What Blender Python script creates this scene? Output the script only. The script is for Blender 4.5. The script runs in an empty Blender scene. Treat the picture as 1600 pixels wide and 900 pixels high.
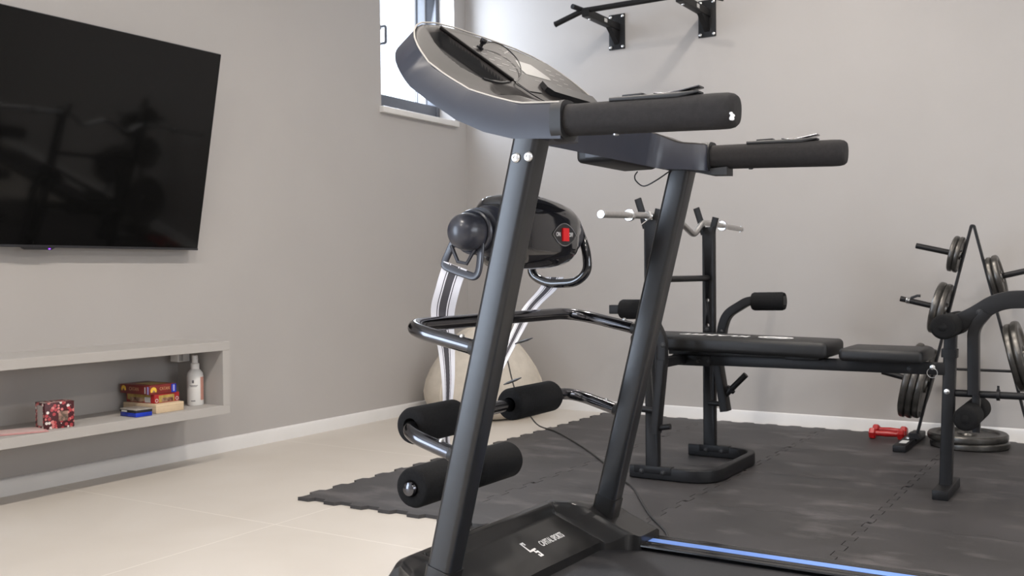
import bpy, bmesh, math, random
from mathutils import Vector, Matrix
random.seed(7)
S = bpy.context.scene
COL = S.collection
R = math.radians

# ------------------------------------------------------------------ camera
cam_d = bpy.data.cameras.new('camera'); cam = bpy.data.objects.new('camera', cam_d); COL.objects.link(cam)
cam_d.sensor_width = 36; cam_d.lens = 36 * 1572.5 / 1600; cam_d.clip_start = 0.05
_yaw, _pit, _rol = R(31.94), R(-0.89), R(-0.522)
_F = Vector((-math.sin(_yaw) * math.cos(_pit), math.cos(_yaw) * math.cos(_pit), math.sin(_pit)))
_Rt = Vector((math.cos(_yaw), math.sin(_yaw), 0)); _U = _Rt.cross(_F)
_R2 = _Rt * math.cos(_rol) + _U * math.sin(_rol); _U2 = _U * math.cos(_rol) - _Rt * math.sin(_rol)
cam.matrix_world = Matrix(((_R2.x, _U2.x, -_F.x, 3.518), (_R2.y, _U2.y, -_F.y, -5.129), (_R2.z, _U2.z, -_F.z, 0.8), (0, 0, 0, 1)))
cam_d.dof.use_dof = True; cam_d.dof.focus_distance = 2.0; cam_d.dof.aperture_fstop = 15.0
S.camera = cam
# ------------------------------------------------------------------ view, world, daylight
S.view_settings.view_transform = 'Standard'; S.view_settings.look = 'None'
S.view_settings.exposure = -0.06; S.view_settings.gamma = 1.0; S.view_settings.use_curve_mapping = False
W = bpy.data.worlds.new('sky'); S.world = W; W.use_nodes = True
_bg = W.node_tree.nodes['Background']; _bg.inputs[0].default_value = (0.80, 0.89, 1.0, 1); _bg.inputs[1].default_value = 3.2
S.cycles.use_denoising = True
S.cycles.max_bounces = 8; S.cycles.diffuse_bounces = 5; S.cycles.glossy_bounces = 4
S.cycles.sample_clamp_indirect = 6.0
RX, RY, RZ = 6.4, -8.0, 2.9          # room extents: x 0..RX, y RY..0, z 0..RZ

def lamp(name, kind, loc, power, color, size, size_y=None, aim=None):
    d = bpy.data.lights.new(name, kind); d.energy = power; d.color = color
    if kind == 'AREA':
        d.size = size
        if size_y: d.shape = 'RECTANGLE'; d.size_y = size_y
        else: d.shape = 'DISK'
    o = bpy.data.objects.new(name, d); COL.objects.link(o); o.location = loc
    if aim: o.rotation_euler = Vector(aim).to_track_quat('-Z', 'Y').to_euler()
    return o
# daylight entering through the glazed garden door further along the left wall and through the small window
lamp('daylight_garden', 'AREA', (0.05, -6.78, 1.22), 150, (0.72, 0.83, 1.0), 2.3, 2.2, (1, 0.12, -0.02))
lamp('fill_right', 'AREA', (RX - 0.05, -3.6, 1.55), 48, (0.93, 0.96, 1.0), 2.6, 1.3, (-1, 0, -0.05))  # added fill that brightens the left wall, set at an unseen window
lamp('daylight_window', 'AREA', (-0.20, -0.42, 2.25), 26, (0.78, 0.87, 1.0), 0.5, 0.9, (1, -0.1, -0.25))
SPOTS = [(x, y) for x in (2.2, 4.6) for y in (-1.0, -2.2, -3.5, -4.8, -6.2)]
SPOT_POWER = 23.5

# ------------------------------------------------------------------ helpers
def tag(o, label=None, cat=None, group=None, kind=None):
    if label: o['label'] = label
    if cat: o['category'] = cat
    if group: o['group'] = group
    if kind: o['kind'] = kind
    return o
ORG = {}
def empty(name, loc, label=None, cat=None, group=None, kind=None):
    o = bpy.data.objects.new(name, None); COL.objects.link(o); o.location = loc; o.empty_display_size = 0.05
    ORG[o] = Vector(loc)
    return tag(o, label, cat, group, kind)

class MB:
    def __init__(s): s.bm = bmesh.new()
    def box(s, lo, hi, bev=0, seg=2, M=None):
        b = bmesh.new(); bmesh.ops.create_cube(b, size=1)
        lo, hi = Vector(lo), Vector(hi)
        for v in b.verts: v.co = Vector(((lo[i] + hi[i]) / 2 + v.co[i] * (hi[i] - lo[i])) for i in range(3))
        if bev: bmesh.ops.bevel(b, geom=b.edges[:], offset=bev, segments=seg, profile=0.5, affect='EDGES')
        return s._add(b, M)
    def _add(s, b, M=None):
        mp = {}
        for v in b.verts: mp[v] = s.bm.verts.new(M @ v.co if M else v.co)
        for f in b.faces:
            try: s.bm.faces.new([mp[v] for v in f.verts])
            except ValueError: pass
        b.free(); return s
    def sweep(s, path, prof, up=(0, 0, 1), closed=False, cap=True):
        path = [Vector(p) for p in path]; up = Vector(up).normalized(); n = len(path); rings = []; prev = None
        for i, p in enumerate(path):
            if closed: t = (path[(i + 1) % n] - path[i - 1])
            elif i == 0: t = path[1] - p
            elif i == n - 1: t = p - path[-2]
            else: t = (path[i + 1] - p).normalized() + (p - path[i - 1]).normalized()
            t.normalize()
            if prev is None:
                a = up.cross(t)
                if a.length < 1e-4: a = Vector((1, 0, 0)).cross(t)
                if a.length < 1e-4: a = Vector((0, 1, 0)).cross(t)
            else: a = prev - t * prev.dot(t)
            a.normalize(); b = t.cross(a); prev = a
            q = prof[i] if isinstance(prof[0], list) else prof
            rings.append([s.bm.verts.new(p + a * x + b * y) for x, y in q])
        m = len(rings[0])
        for i in range(n if closed else n - 1):
            A, B = rings[i], rings[(i + 1) % n]
            for j in range(m): s.bm.faces.new((A[j], A[(j + 1) % m], B[(j + 1) % m], B[j]))
        if cap and not closed: s.bm.faces.new(rings[0][::-1]); s.bm.faces.new(rings[-1])
        return s
    def tube(s, path, r, seg=16, closed=False):
        return s.sweep(path, [(r * math.cos(2 * math.pi * k / seg), r * math.sin(2 * math.pi * k / seg)) for k in range(seg)], closed=closed)
    def lathe(s, prof, p, axis, seg=32):
        p = Vector(p); ax = Vector(axis).normalized(); a = ax.orthogonal().normalized(); b = ax.cross(a); rings = []
        for r, z in prof:
            if r < 1e-6: rings.append([s.bm.verts.new(p + ax * z)])
            else: rings.append([s.bm.verts.new(p + ax * z + (a * math.cos(2 * math.pi * k / seg) + b * math.sin(2 * math.pi * k / seg)) * r) for k in range(seg)])
        for A, B in zip(rings, rings[1:]):
            if len(A) == 1 and len(B) == 1: continue
            for k in range(seg):
                k2 = (k + 1) % seg
                if len(A) == 1: s.bm.faces.new((A[0], B[k2], B[k]))
                elif len(B) == 1: s.bm.faces.new((A[k], A[k2], B[0]))
                else: s.bm.faces.new((A[k], A[k2], B[k2], B[k]))
        return s
    def prism(s, pts, vec):
        vec = Vector(vec); A = [s.bm.verts.new(Vector(p)) for p in pts]; B = [s.bm.verts.new(Vector(p) + vec) for p in pts]
        n = len(A)
        s.bm.faces.new(A[::-1]); s.bm.faces.new(B)
        for i in range(n): s.bm.faces.new((A[i], A[(i + 1) % n], B[(i + 1) % n], B[i]))
        return s
    def slab(s, top, bot, keep):
        nr, nc = len(top), len(top[0]); T = {}; Bt = {}
        def vt(D, src, i, j):
            if (i, j) not in D: D[(i, j)] = s.bm.verts.new(src[i][j])
            return D[(i, j)]
        cells = {(i, j) for i in range(nr - 1) for j in range(nc - 1) if keep(i, j)}
        for i, j in cells:
            q = [(i, j), (i + 1, j), (i + 1, j + 1), (i, j + 1)]
            s.bm.faces.new([vt(T, top, *k) for k in q]); s.bm.faces.new([vt(Bt, bot, *k) for k in q[::-1]])
            for (di, dj), (e0, e1) in {(-1, 0): (q[3], q[0]), (1, 0): (q[1], q[2]), (0, -1): (q[0], q[1]), (0, 1): (q[2], q[3])}.items():
                if (i + di, j + dj) not in cells:
                    s.bm.faces.new((vt(T, top, *e1), vt(T, top, *e0), vt(Bt, bot, *e0), vt(Bt, bot, *e1)))
        return s
    def build(s, name, mat, parent=None, label=None, cat=None, group=None, kind=None, smooth=35, loc=None, world=True, uv=None):
        me = bpy.data.meshes.new(name)
        bmesh.ops.remove_doubles(s.bm, verts=s.bm.verts, dist=1e-6)
        bmesh.ops.recalc_face_normals(s.bm, faces=s.bm.faces)
        org = Vector((0, 0, 0))
        if parent is not None and world: org = ORG.get(parent, Vector())
        elif loc is not None: org = Vector(loc)
        if org.length: bmesh.ops.translate(s.bm, verts=s.bm.verts, vec=-org)
        for f in s.bm.faces: f.smooth = smooth > 0
        s.bm.to_mesh(me); s.bm.free()
        if smooth > 0: me.set_sharp_from_angle(angle=R(smooth))
        o = bpy.data.objects.new(name, me); COL.objects.link(o)
        for m_ in (mat if isinstance(mat, (list, tuple)) else [mat]): me.materials.append(m_)
        if parent is not None: o.parent = parent
        elif loc is not None: o.location = loc
        ORG[o] = org
        return tag(o, label, cat, group, kind)

def rounded(pts, rad, n=6, closed=False):
    pts = [Vector(p) for p in pts]; out = []; N = len(pts)
    for i, p in enumerate(pts):
        if not closed and i in (0, N - 1): out.append(p); continue
        a, b = pts[i - 1] - p, pts[(i + 1) % N] - p
        r = rad[i] if isinstance(rad, (list, tuple)) else rad
        r = min(r, a.length * 0.49, b.length * 0.49)
        A, B = p + a.normalized() * r, p + b.normalized() * r
        for k in range(n + 1):
            t = k / n; out.append(A * (1 - t) ** 2 + p * 2 * t * (1 - t) + B * t * t)
    return out
def spline(pts, n=8):
    P = [Vector(p) for p in pts]; P = [P[0] * 2 - P[1]] + P + [P[-1] * 2 - P[-2]]; out = []
    for i in range(1, len(P) - 2):
        for k in range(n):
            t = k / n; a, b, c, d = P[i - 1:i + 3]
            out.append(0.5 * ((2 * b) + (c - a) * t + (2 * a - 5 * b + 4 * c - d) * t * t + (3 * b - a - 3 * c + d) * t ** 3))
    return out + [P[-2]]
def rrect(w, h, r, n=4):
    o = []
    for cx, cy, a0 in ((w / 2 - r, h / 2 - r, 0), (-w / 2 + r, h / 2 - r, 90), (-w / 2 + r, -h / 2 + r, 180), (w / 2 - r, -h / 2 + r, 270)):
        for k in range(n + 1):
            a = R(a0 + 90 * k / n); o.append((cx + r * math.cos(a), cy + r * math.sin(a)))
    return o
def lerp(x, xs, ys):
    if x <= xs[0]: return ys[0]
    for a, b, c, d in zip(xs, xs[1:], ys, ys[1:]):
        if x <= b: return c + (d - c) * (x - a) / (b - a)
    return ys[-1]
def text(name, s, mat, parent, M, size, depth=0.0004, sx=1.0, align='CENTER', bold=0):
    c = bpy.data.curves.new(name, 'FONT'); c.body = s; c.size = size; c.extrude = depth; c.align_x = align; c.align_y = 'CENTER'; c.offset = bold
    o = bpy.data.objects.new(name, c); COL.objects.link(o); c.materials.append(mat)
    bpy.context.view_layer.update()
    me = bpy.data.meshes.new_from_object(o.evaluated_get(bpy.context.evaluated_depsgraph_get())); bpy.data.objects.remove(o); bpy.data.curves.remove(c)
    me.name = name; o = bpy.data.objects.new(name, me); COL.objects.link(o); me.materials.clear(); me.materials.append(mat)
    o.parent = parent
    o.matrix_local = Matrix.Translation(-ORG.get(parent, Vector())) @ M @ Matrix.Diagonal((sx, 1, 1, 1))
    return o
def frame(p, X, Y):
    X = Vector(X).normalized(); Y = Vector(Y); Y = (Y - X * Y.dot(X)).normalized(); Z = X.cross(Y)
    return Matrix(((X.x, Y.x, Z.x, p[0]), (X.y, Y.y, Z.y, p[1]), (X.z, Y.z, Z.z, p[2]), (0, 0, 0, 1)))
def copy_tree(o, parent=None):
    c = o.copy(); COL.objects.link(c)
    if parent is not None: c.parent = parent
    ORG[c] = ORG.get(o, Vector())
    for ch in list(o.children): copy_tree(ch, c)
    return c

# ------------------------------------------------------------------ materials
def srgb(r, g, b):
    f = lambda c: (c / 255 / 12.92) if c / 255 <= 0.04045 else ((c / 255 + 0.055) / 1.055) ** 2.4
    return (f(r), f(g), f(b), 1)
def mat(name, col, rough=0.5, metal=0.0, var=0.06, scale=30, bump=0.0, bscale=400, spec=0.5, coat=0.0, emit=None, col2=None, trans=0.0, detail=3):
    m = bpy.data.materials.new(name); m.use_nodes = True; nt = m.node_tree; b = nt.nodes['Principled BSDF']; L = nt.links
    tc = nt.nodes.new('ShaderNodeTexCoord'); nz = nt.nodes.new('ShaderNodeTexNoise'); nz.inputs['Scale'].default_value = scale; nz.inputs['Detail'].default_value = detail
    L.new(tc.outputs['Object'], nz.inputs['Vector'])
    rp = nt.nodes.new('ShaderNodeValToRGB'); c = col
    c2 = col2 or tuple(min(1, x * (1 + var)) for x in c[:3]) + (1,)
    c1 = c if col2 else tuple(x * (1 - var) for x in c[:3]) + (1,)
    rp.color_ramp.elements[0].position = 0.35; rp.color_ramp.elements[1].position = 0.65
    rp.color_ramp.elements[0].color = c1; rp.color_ramp.elements[1].color = c2
    L.new(nz.outputs[0], rp.inputs[0]); L.new(rp.outputs[0], b.inputs['Base Color'])
    b.inputs['Roughness'].default_value = rough; b.inputs['Metallic'].default_value = metal
    b.inputs['Specular IOR Level'].default_value = spec; b.inputs['Coat Weight'].default_value = coat
    b.inputs['Coat Roughness'].default_value = 0.05; b.inputs['Transmission Weight'].default_value = trans
    if bump:
        nb = nt.nodes.new('ShaderNodeTexNoise'); nb.inputs['Scale'].default_value = bscale; nb.inputs['Detail'].default_value = 2
        bp = nt.nodes.new('ShaderNodeBump'); bp.inputs['Strength'].default_value = bump; bp.inputs['Distance'].default_value = 0.002
        L.new(tc.outputs['Object'], nb.inputs['Vector']); L.new(nb.outputs[0], bp.inputs['Height']); L.new(bp.outputs[0], b.inputs['Normal'])
    if emit: b.inputs['Emission Color'].default_value = emit[0]; b.inputs['Emission Strength'].default_value = emit[1]
    return m
M_WALL = mat('grey_wall_paint', (0.405, 0.385, 0.37, 1), 0.75, var=0.012, scale=3, bump=0.05, bscale=220)
M_CEIL = mat('ceiling_paint', (0.78, 0.77, 0.75, 1), 0.8, var=0.01, scale=3)
M_BASE = mat('white_baseboard', (0.70, 0.69, 0.68, 1), 0.4, var=0.015, scale=8)
M_SHELF = mat('grey_shelf_paint', (0.405, 0.385, 0.365, 1), 0.7, var=0.012, scale=4)
M_TUBE = mat('black_powder_coat', (0.012, 0.0125, 0.014, 1), 0.30, var=0.08, scale=60, spec=0.5)
M_BENCHT = mat('satin_black_steel', (0.009, 0.009, 0.010, 1), 0.45, var=0.08, scale=60, spec=0.28)
M_SHELL = mat('console_plastic_cool_light', (0.021, 0.023, 0.034, 1), 0.40, var=0.04, scale=40)  # grey console plastic, blue tint of the cool light mixed into the colour
M_TOPP = mat('console_plastic_warm_light', (0.021, 0.0187, 0.0178, 1), 0.50, var=0.06, scale=25, spec=0.16)  # same console plastic, brown tint of the warm light mixed in
M_WELL = mat('dark_recess_plastic', (0.006, 0.006, 0.0065, 1), 0.6, var=0.06, spec=0.12)
M_DISP = mat('display_foil', (0.026, 0.0235, 0.0235, 1), 0.45, var=0.06, scale=40, spec=0.18)
M_RIM = mat('painted_rim_glint', (0.40, 0.37, 0.33, 1), 0.35, var=0.05)  # pale colour painted as the highlight on the console's rounded edge
M_LCD = mat('lcd_grey', (0.10, 0.10, 0.097, 1), 0.4, var=0.03)
M_PRINT = mat('white_print', (0.75, 0.74, 0.73, 1), 0.45, var=0.02)
M_PPRINT = mat('grey_panel_print', (0.17, 0.165, 0.16, 1), 0.5, var=0.02, spec=0.3)
M_FOAM = mat('black_foam', (0.0085, 0.0085, 0.009, 1), 0.9, var=0.2, scale=200, bump=0.35, bscale=700, spec=0.18)
M_GRIP = mat('grip_foam', (0.019, 0.0175, 0.0175, 1), 0.85, var=0.12, scale=150, bump=0.25, bscale=900, spec=0.3)
M_GLOSS = mat('gloss_black_plastic', (0.008, 0.008, 0.010, 1), 0.07, var=0.1, spec=0.6, coat=0.3)
M_KNOB = mat('dark_grey_plastic', (0.035, 0.036, 0.045, 1), 0.28, var=0.06)
M_BLK = mat('matte_black_plastic', (0.012, 0.012, 0.013, 1), 0.5, var=0.1, bump=0.05, bscale=500)
M_HOOD = mat('hood_plastic', (0.013, 0.0125, 0.0125, 1), 0.29, var=0.06, scale=30, spec=0.45)
M_CHR = mat('black_chrome', (0.10, 0.10, 0.108, 1), 0.15, metal=1.0, var=0.05)
M_STEEL = mat('chrome_steel', (0.72, 0.72, 0.72, 1), 0.2, metal=1.0, var=0.04)
M_BOLT = mat('zinc_bolt', (0.66, 0.66, 0.66, 1), 0.28, metal=1.0, var=0.05)
M_BAR = mat('brushed_bar', (0.56, 0.55, 0.54, 1), 0.34, metal=1.0, var=0.05, scale=80)
M_IRON = mat('gunmetal_iron', (0.10, 0.095, 0.088, 1), 0.30, metal=0.75, var=0.18, scale=30, bump=0.10, bscale=180)
M_RUB = mat('rubber_feet', (0.02, 0.02, 0.02, 1), 0.7, var=0.1)
M_MAT = mat('rubber_mat', (0.031, 0.029, 0.029, 1), 0.50, var=0.0, scale=2.6, col2=(0.043, 0.040, 0.041, 1), bump=0.25, bscale=260, detail=8, spec=0.45)
def add_scuffs(m, col):
    nt = m.node_tree; L = nt.links; b = nt.nodes['Principled BSDF']; src = b.inputs['Base Color'].links[0].from_socket
    g = nt.nodes.new('ShaderNodeNewGeometry'); mp = nt.nodes.new('ShaderNodeMapping'); mp.inputs['Scale'].default_value = (3.2, 7.0, 1); mp.inputs['Rotation'].default_value = (0, 0, 0.7)
    nz = nt.nodes.new('ShaderNodeTexNoise'); nz.inputs['Scale'].default_value = 1.0; nz.inputs['Detail'].default_value = 9; nz.inputs['Roughness'].default_value = 0.62
    rp = nt.nodes.new('ShaderNodeValToRGB'); rp.color_ramp.elements[0].position = 0.53; rp.color_ramp.elements[1].position = 0.74
    mx = nt.nodes.new('ShaderNodeMixRGB'); mx.inputs[2].default_value = col
    L.new(g.outputs['Position'], mp.inputs[0]); L.new(mp.outputs[0], nz.inputs['Vector']); L.new(nz.outputs[0], rp.inputs[0]); L.new(rp.outputs[0], mx.inputs[0]); L.new(src, mx.inputs[1]); L.new(mx.outputs[0], b.inputs['Base Color'])
add_scuffs(M_MAT, (0.115, 0.105, 0.105, 1))
M_BELT = mat('running_belt', (0.022, 0.021, 0.023, 1), 0.6, var=0.2, scale=300, bump=0.6, bscale=520)
M_STRIPE = mat('blue_stripe', srgb(112, 150, 226), 0.4, var=0.03)
M_VINYL = mat('black_vinyl', (0.012, 0.012, 0.0125, 1), 0.45, var=0.08, scale=40, spec=0.32)
M_RED = mat('red_vinyl_dumbbell', (0.40, 0.008, 0.009, 1), 0.32, var=0.1, scale=20)
M_REDSW = mat('red_switch', (0.62, 0.01, 0.015, 1), 0.3, var=0.05)
M_FRAME = mat('anthracite_window_frame', (0.085, 0.09, 0.105, 1), 0.45, var=0.04)
M_WHITE = mat('white_plastic', (0.72, 0.71, 0.69, 1), 0.4, var=0.02)
M_SILL = mat('marble_sill', (0.66, 0.645, 0.62, 1), 0.35, var=0.04, scale=12)
M_POUF = mat('cream_boucle', (0.57, 0.52, 0.45, 1), 0.9, var=0.05, scale=20, bump=0.5, bscale=120, spec=0.2)
M_TVS = mat('tv_screen', (0.004, 0.004, 0.004, 1), 0.06, var=0.05, spec=0.32)
M_TVB = mat('tv_bezel', (0.05, 0.05, 0.055, 1), 0.35, metal=0.5, var=0.05)
M_LED = mat('standby_light', (0.1, 0.02, 0.4, 1), 0.4, emit=((0.25, 0.05, 1.0, 1), 3.0))
M_CORD = mat('black_cord', (0.012, 0.012, 0.012, 1), 0.45, var=0.1)
M_STICK = mat('paper_sticker', (0.55, 0.55, 0.54, 1), 0.5, var=0.1)
M_WHITEDOT = mat('white_paint_fleck', (0.8, 0.8, 0.8, 1), 0.6, var=0.02)
M_RAILTOP = mat('rail_plastic', (0.012, 0.012, 0.013, 1), 0.15, var=0.1)

def mat_floor():
    m = bpy.data.materials.new('cream_porcelain_tile'); m.use_nodes = True; nt = m.node_tree; b = nt.nodes['Principled BSDF']; L = nt.links
    tc = nt.nodes.new('ShaderNodeTexCoord'); mp = nt.nodes.new('ShaderNodeMapping'); mp.inputs['Location'].default_value = (-1.17, 2.81, 0)
    br = nt.nodes.new('ShaderNodeTexBrick'); br.offset = 0.0; br.inputs['Scale'].default_value = 1.0
    br.inputs['Brick Width'].default_value = 1.2; br.inputs['Row Height'].default_value = 1.2; br.inputs['Mortar Size'].default_value = 0.0022; br.inputs['Mortar Smooth'].default_value = 0.3
    nz = nt.nodes.new('ShaderNodeTexNoise'); nz.inputs['Scale'].default_value = 1.8; nz.inputs['Detail'].default_value = 7; nz.inputs['Distortion'].default_value = 0.6
    rp = nt.nodes.new('ShaderNodeValToRGB'); rp.color_ramp.elements[0].position = 0.3; rp.color_ramp.elements[1].position = 0.7
    rp.color_ramp.elements[0].color = (0.525, 0.482, 0.428, 1); rp.color_ramp.elements[1].color = (0.575, 0.535, 0.485, 1)
    br.inputs['Mortar'].default_value = (0.70, 0.66, 0.60, 1)
    L.new(tc.outputs['Object'], mp.inputs[0]); L.new(mp.outputs[0], br.inputs['Vector']); L.new(tc.outputs['Object'], nz.inputs['Vector'])
    L.new(nz.outputs[0], rp.inputs[0]); L.new(rp.outputs[0], br.inputs['Color1']); L.new(rp.outputs[0], br.inputs['Color2'])
    L.new(br.outputs['Color'], b.inputs['Base Color']); b.inputs['Roughness'].default_value = 0.42; b.inputs['Specular IOR Level'].default_value = 0.4
    return m
M_FLOOR = mat_floor()
def mat_strap():      # white band, dark centre stripe with thin dark lines: pattern across the ribbon's width
    m = bpy.data.materials.new('striped_webbing'); m.use_nodes = True; nt = m.node_tree; b = nt.nodes['Principled BSDF']; L = nt.links
    uv = nt.nodes.new('ShaderNodeUVMap'); sp = nt.nodes.new('ShaderNodeSeparateXYZ'); rp = nt.nodes.new('ShaderNodeValToRGB')
    wv = nt.nodes.new('ShaderNodeTexNoise'); wv.inputs['Scale'].default_value = 300
    e = rp.color_ramp.elements; rp.color_ramp.interpolation = 'CONSTANT'
    w, k = (0.72, 0.70, 0.72, 1), (0.06, 0.055, 0.06, 1)
    e[0].position = 0; e[0].color = w; e[1].position = 0.24; e[1].color = k
    for p, c in ((0.28, w), (0.33, k), (0.64, w), (0.69, k), (0.73, w)):
        x = e.new(p); x.color = c
    L.new(uv.outputs[0], sp.inputs[0]); L.new(sp.outputs[0], rp.inputs[0]); L.new(rp.outputs[0], b.inputs['Base Color']); b.inputs['Roughness'].default_value = 0.85
    return m
M_STRAP = mat_strap()
def mat_floral():
    m = bpy.data.materials.new('floral_card'); m.use_nodes = True; nt = m.node_tree; b = nt.nodes['Principled BSDF']; L = nt.links
    tc = nt.nodes.new('ShaderNodeTexCoord'); vo = nt.nodes.new('ShaderNodeTexVoronoi'); vo.inputs['Scale'].default_value = 78
    r1 = nt.nodes.new('ShaderNodeValToRGB'); r1.color_ramp.interpolation = 'CONSTANT'
    r1.color_ramp.elements[0].color = (1, 1, 1, 1); r1.color_ramp.elements[1].color = (0, 0, 0, 1); r1.color_ramp.elements[1].position = 0.47
    sp = nt.nodes.new('ShaderNodeSeparateColor'); r2 = nt.nodes.new('ShaderNodeValToRGB'); r2.color_ramp.interpolation = 'CONSTANT'
    e = r2.color_ramp.elements; e[0].color = (0.62, 0.20, 0.19, 1); e[1].position = 0.45; e[1].color = (0.75, 0.70, 0.66, 1)
    x = e.new(0.8); x.color = (0.40, 0.05, 0.06, 1)
    mx = nt.nodes.new('ShaderNodeMixRGB'); mx.inputs[1].default_value = (0.06, 0.010, 0.014, 1)
    L.new(tc.outputs['Object'], vo.inputs['Vector']); L.new(vo.outputs['Distance'], r1.inputs[0]); L.new(vo.outputs['Color'], sp.inputs[0]); L.new(sp.outputs[0], r2.inputs[0])
    L.new(r1.outputs[0], mx.inputs[0]); L.new(r2.outputs[0], mx.inputs[2]); L.new(mx.outputs[0], b.inputs['Base Color']); b.inputs['Roughness'].default_value = 0.4
    return m
M_FLORAL = mat_floral()
def mat_glass():
    m = bpy.data.materials.new('window_glass'); m.use_nodes = True; nt = m.node_tree; nt.nodes.clear(); L = nt.links
    o = nt.nodes.new('ShaderNodeOutputMaterial'); t = nt.nodes.new('ShaderNodeBsdfTransparent'); g = nt.nodes.new('ShaderNodeBsdfGlossy'); g.inputs['Roughness'].default_value = 0.02
    mx = nt.nodes.new('ShaderNodeMixShader'); mx.inputs[0].default_value = 0.06; t.inputs[0].default_value = (0.97, 0.98, 1, 1)
    L.new(t.outputs[0], mx.inputs[1]); L.new(g.outputs[0], mx.inputs[2]); L.new(mx.outputs[0], o.inputs[0])
    return m
M_GLASS = mat_glass()

# ------------------------------------------------------------------ room shell
ST = 'structure'
MB().box((-0.3, RY - 0.2, -0.12), (RX + 0.2, 0.2, 0)).build('floor', M_FLOOR, kind=ST, smooth=0, loc=(0, 0, 0))
MB().box((-0.3, RY - 0.2, RZ), (RX + 0.2, 0.2, RZ + 0.15)).build('ceiling', M_CEIL, kind=ST, smooth=0)
WY0, WY1, WZ0, WZ1 = -0.82, -0.121, 1.715, 2.62
GY0, GY1, GZ1 = -7.95, -5.60, 2.32
MB().box((-0.3, RY - 0.2, 0), (0, GY0, RZ)).box((-0.3, GY1, 0), (0, WY0, RZ)).box((-0.3, GY0, GZ1), (0, GY1, RZ)).box((-0.3, WY1, 0), (0, 0.2, RZ)).box((-0.3, WY0, 0), (0, WY1, WZ0 - 0.012)).box((-0.3, WY0, WZ1), (0, WY1, RZ)).build('wall_left', M_WALL, kind=ST, smooth=0)
MB().box((0, 0, 0), (RX + 0.2, 0.2, RZ)).build('wall_back', M_WALL, kind=ST, smooth=0)
HY0, HY1, HZ0, HZ1 = -4.9, -2.3, 0.9, 2.2
MB().box((RX, RY - 0.2, 0), (RX + 0.2, HY0, RZ)).box((RX, HY1, 0), (RX + 0.2, 0, RZ)).box((RX, HY0, 0), (RX + 0.2, HY1, HZ0)).box((RX, HY0, HZ1), (RX + 0.2, HY1, RZ)).build('wall_right', M_WALL, kind=ST, smooth=0)
MB().box((0, RY - 0.2, 0), (RX, RY, RZ)).build('wall_rear', M_WALL, kind=ST, smooth=0)
def skirting(name, path, nrm):
    n = Vector(nrm); prof = [(0, 0), (0.013, 0), (0.013, 0.052), (0.010, 0.060), (0.004, 0.0635), (0, 0.0635)]
    a, b = Vector(path[0]), Vector(path[1])
    MB().prism([a + n * x + Vector((0, 0, z)) for x, z in prof], b - a).build(name, M_BASE, kind=ST, smooth=30)
skirting('baseboard_left', ((0, GY1 + 0.01, 0), (0, 0, 0)), (1, 0, 0))
skirting('baseboard_back', ((0, 0, 0), (RX, 0, 0)), (0, -1, 0))
skirting('baseboard_right', ((RX, 0, 0), (RX, RY, 0)), (-1, 0, 0))
# small window in the left wall
w1 = empty('window_1', (-0.12, -0.47, 1.72), kind=ST)
FX0, FX1 = -0.19, -0.112
MB().box((FX0, WY0, WZ0), (FX1, WY1, WZ0 + 0.022), 0.002).box((FX0, WY0, WZ0 + 0.022), (FX1 - 0.008, WY1, WZ0 + 0.100), 0.004).box((FX0, WY0, WZ1 - 0.05), (FX1, WY1, WZ1), 0.004).box((FX0, WY0, WZ0), (FX1, WY0 + 0.05, WZ1), 0.004).box((FX0, WY1 - 0.032, WZ0), (FX1, WY1, WZ1), 0.004).build('frame', M_FRAME, w1)
M_SASH = mat('lit_sash_tint', (0.50, 0.53, 0.58, 1), 0.4, var=0.03)  # brightness of the lit sash edges put into this pale colour
sa = MB().box((FX0 - 0.06, WY0 + 0.05, WZ0 + 0.100), (FX0, WY0 + 0.10, WZ1 - 0.05), 0.004).box((FX0 - 0.06, WY1 - 0.040, WZ0 + 0.100), (FX0, WY1 - 0.032, WZ1 - 0.05), 0.002).box((FX0 - 0.06, WY0 + 0.05, WZ1 - 0.075), (FX0, WY1 - 0.032, WZ1 - 0.05), 0.004).build('sash', M_SASH, w1)
MB().box((FX0 - 0.064, WY1 - 0.046, WZ0 + 0.100), (FX0 - 0.058, WY1 - 0.040, WZ1 - 0.05)).build('gasket', M_FRAME, sa, smooth=0)
MB().box((FX0 - 0.066, WY0 + 0.09, WZ0 + 0.09), (FX0 - 0.060, WY1 - 0.038, WZ1 - 0.06)).build('glass', M_GLASS, sa, smooth=0)
MB().box((-0.135, WY0 + 0.105, 2.17), (-0.10, WY0 + 0.135, 2.20), 0.006).tube(rounded([(-0.105, -0.70, 2.185), (-0.060, -0.70, 2.185), (-0.060, -0.70, 2.09), (-0.100, -0.70, 2.09)], 0.012), 0.008, 10).build('handle', M_FRAME, w1)
MB().box((-0.19, WY0 + 0.001, WZ0 - 0.012), (0.0, WY1 - 0.001, WZ0), 0.002).box((-0.01, -0.835, 1.680), (0.03, -0.115, 1.714), 0.004).build('sill', M_SILL, w1)
# glazed garden door further along the left wall, out of frame
w2 = empty('window_2', (-0.1, -6.78, 0), kind=ST)
q = MB()
for y in (GY0 + 0.03, -6.78, GY1 - 0.03): q.box((-0.16, y - 0.03, 0.0), (-0.10, y + 0.03, GZ1), 0.004)
q.box((-0.16, GY0, 0), (-0.10, GY1, 0.05), 0.004).box((-0.16, GY0, GZ1 - 0.06), (-0.10, GY1, GZ1), 0.004).build('frame', M_FRAME, w2)
for a, b in ((GY0 + 0.06, -6.81), (-6.75, GY1 - 0.06)): MB().box((-0.134, a, 0.05), (-0.126, b, GZ1 - 0.06)).build('glass', M_GLASS, w2, smooth=0)
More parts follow.
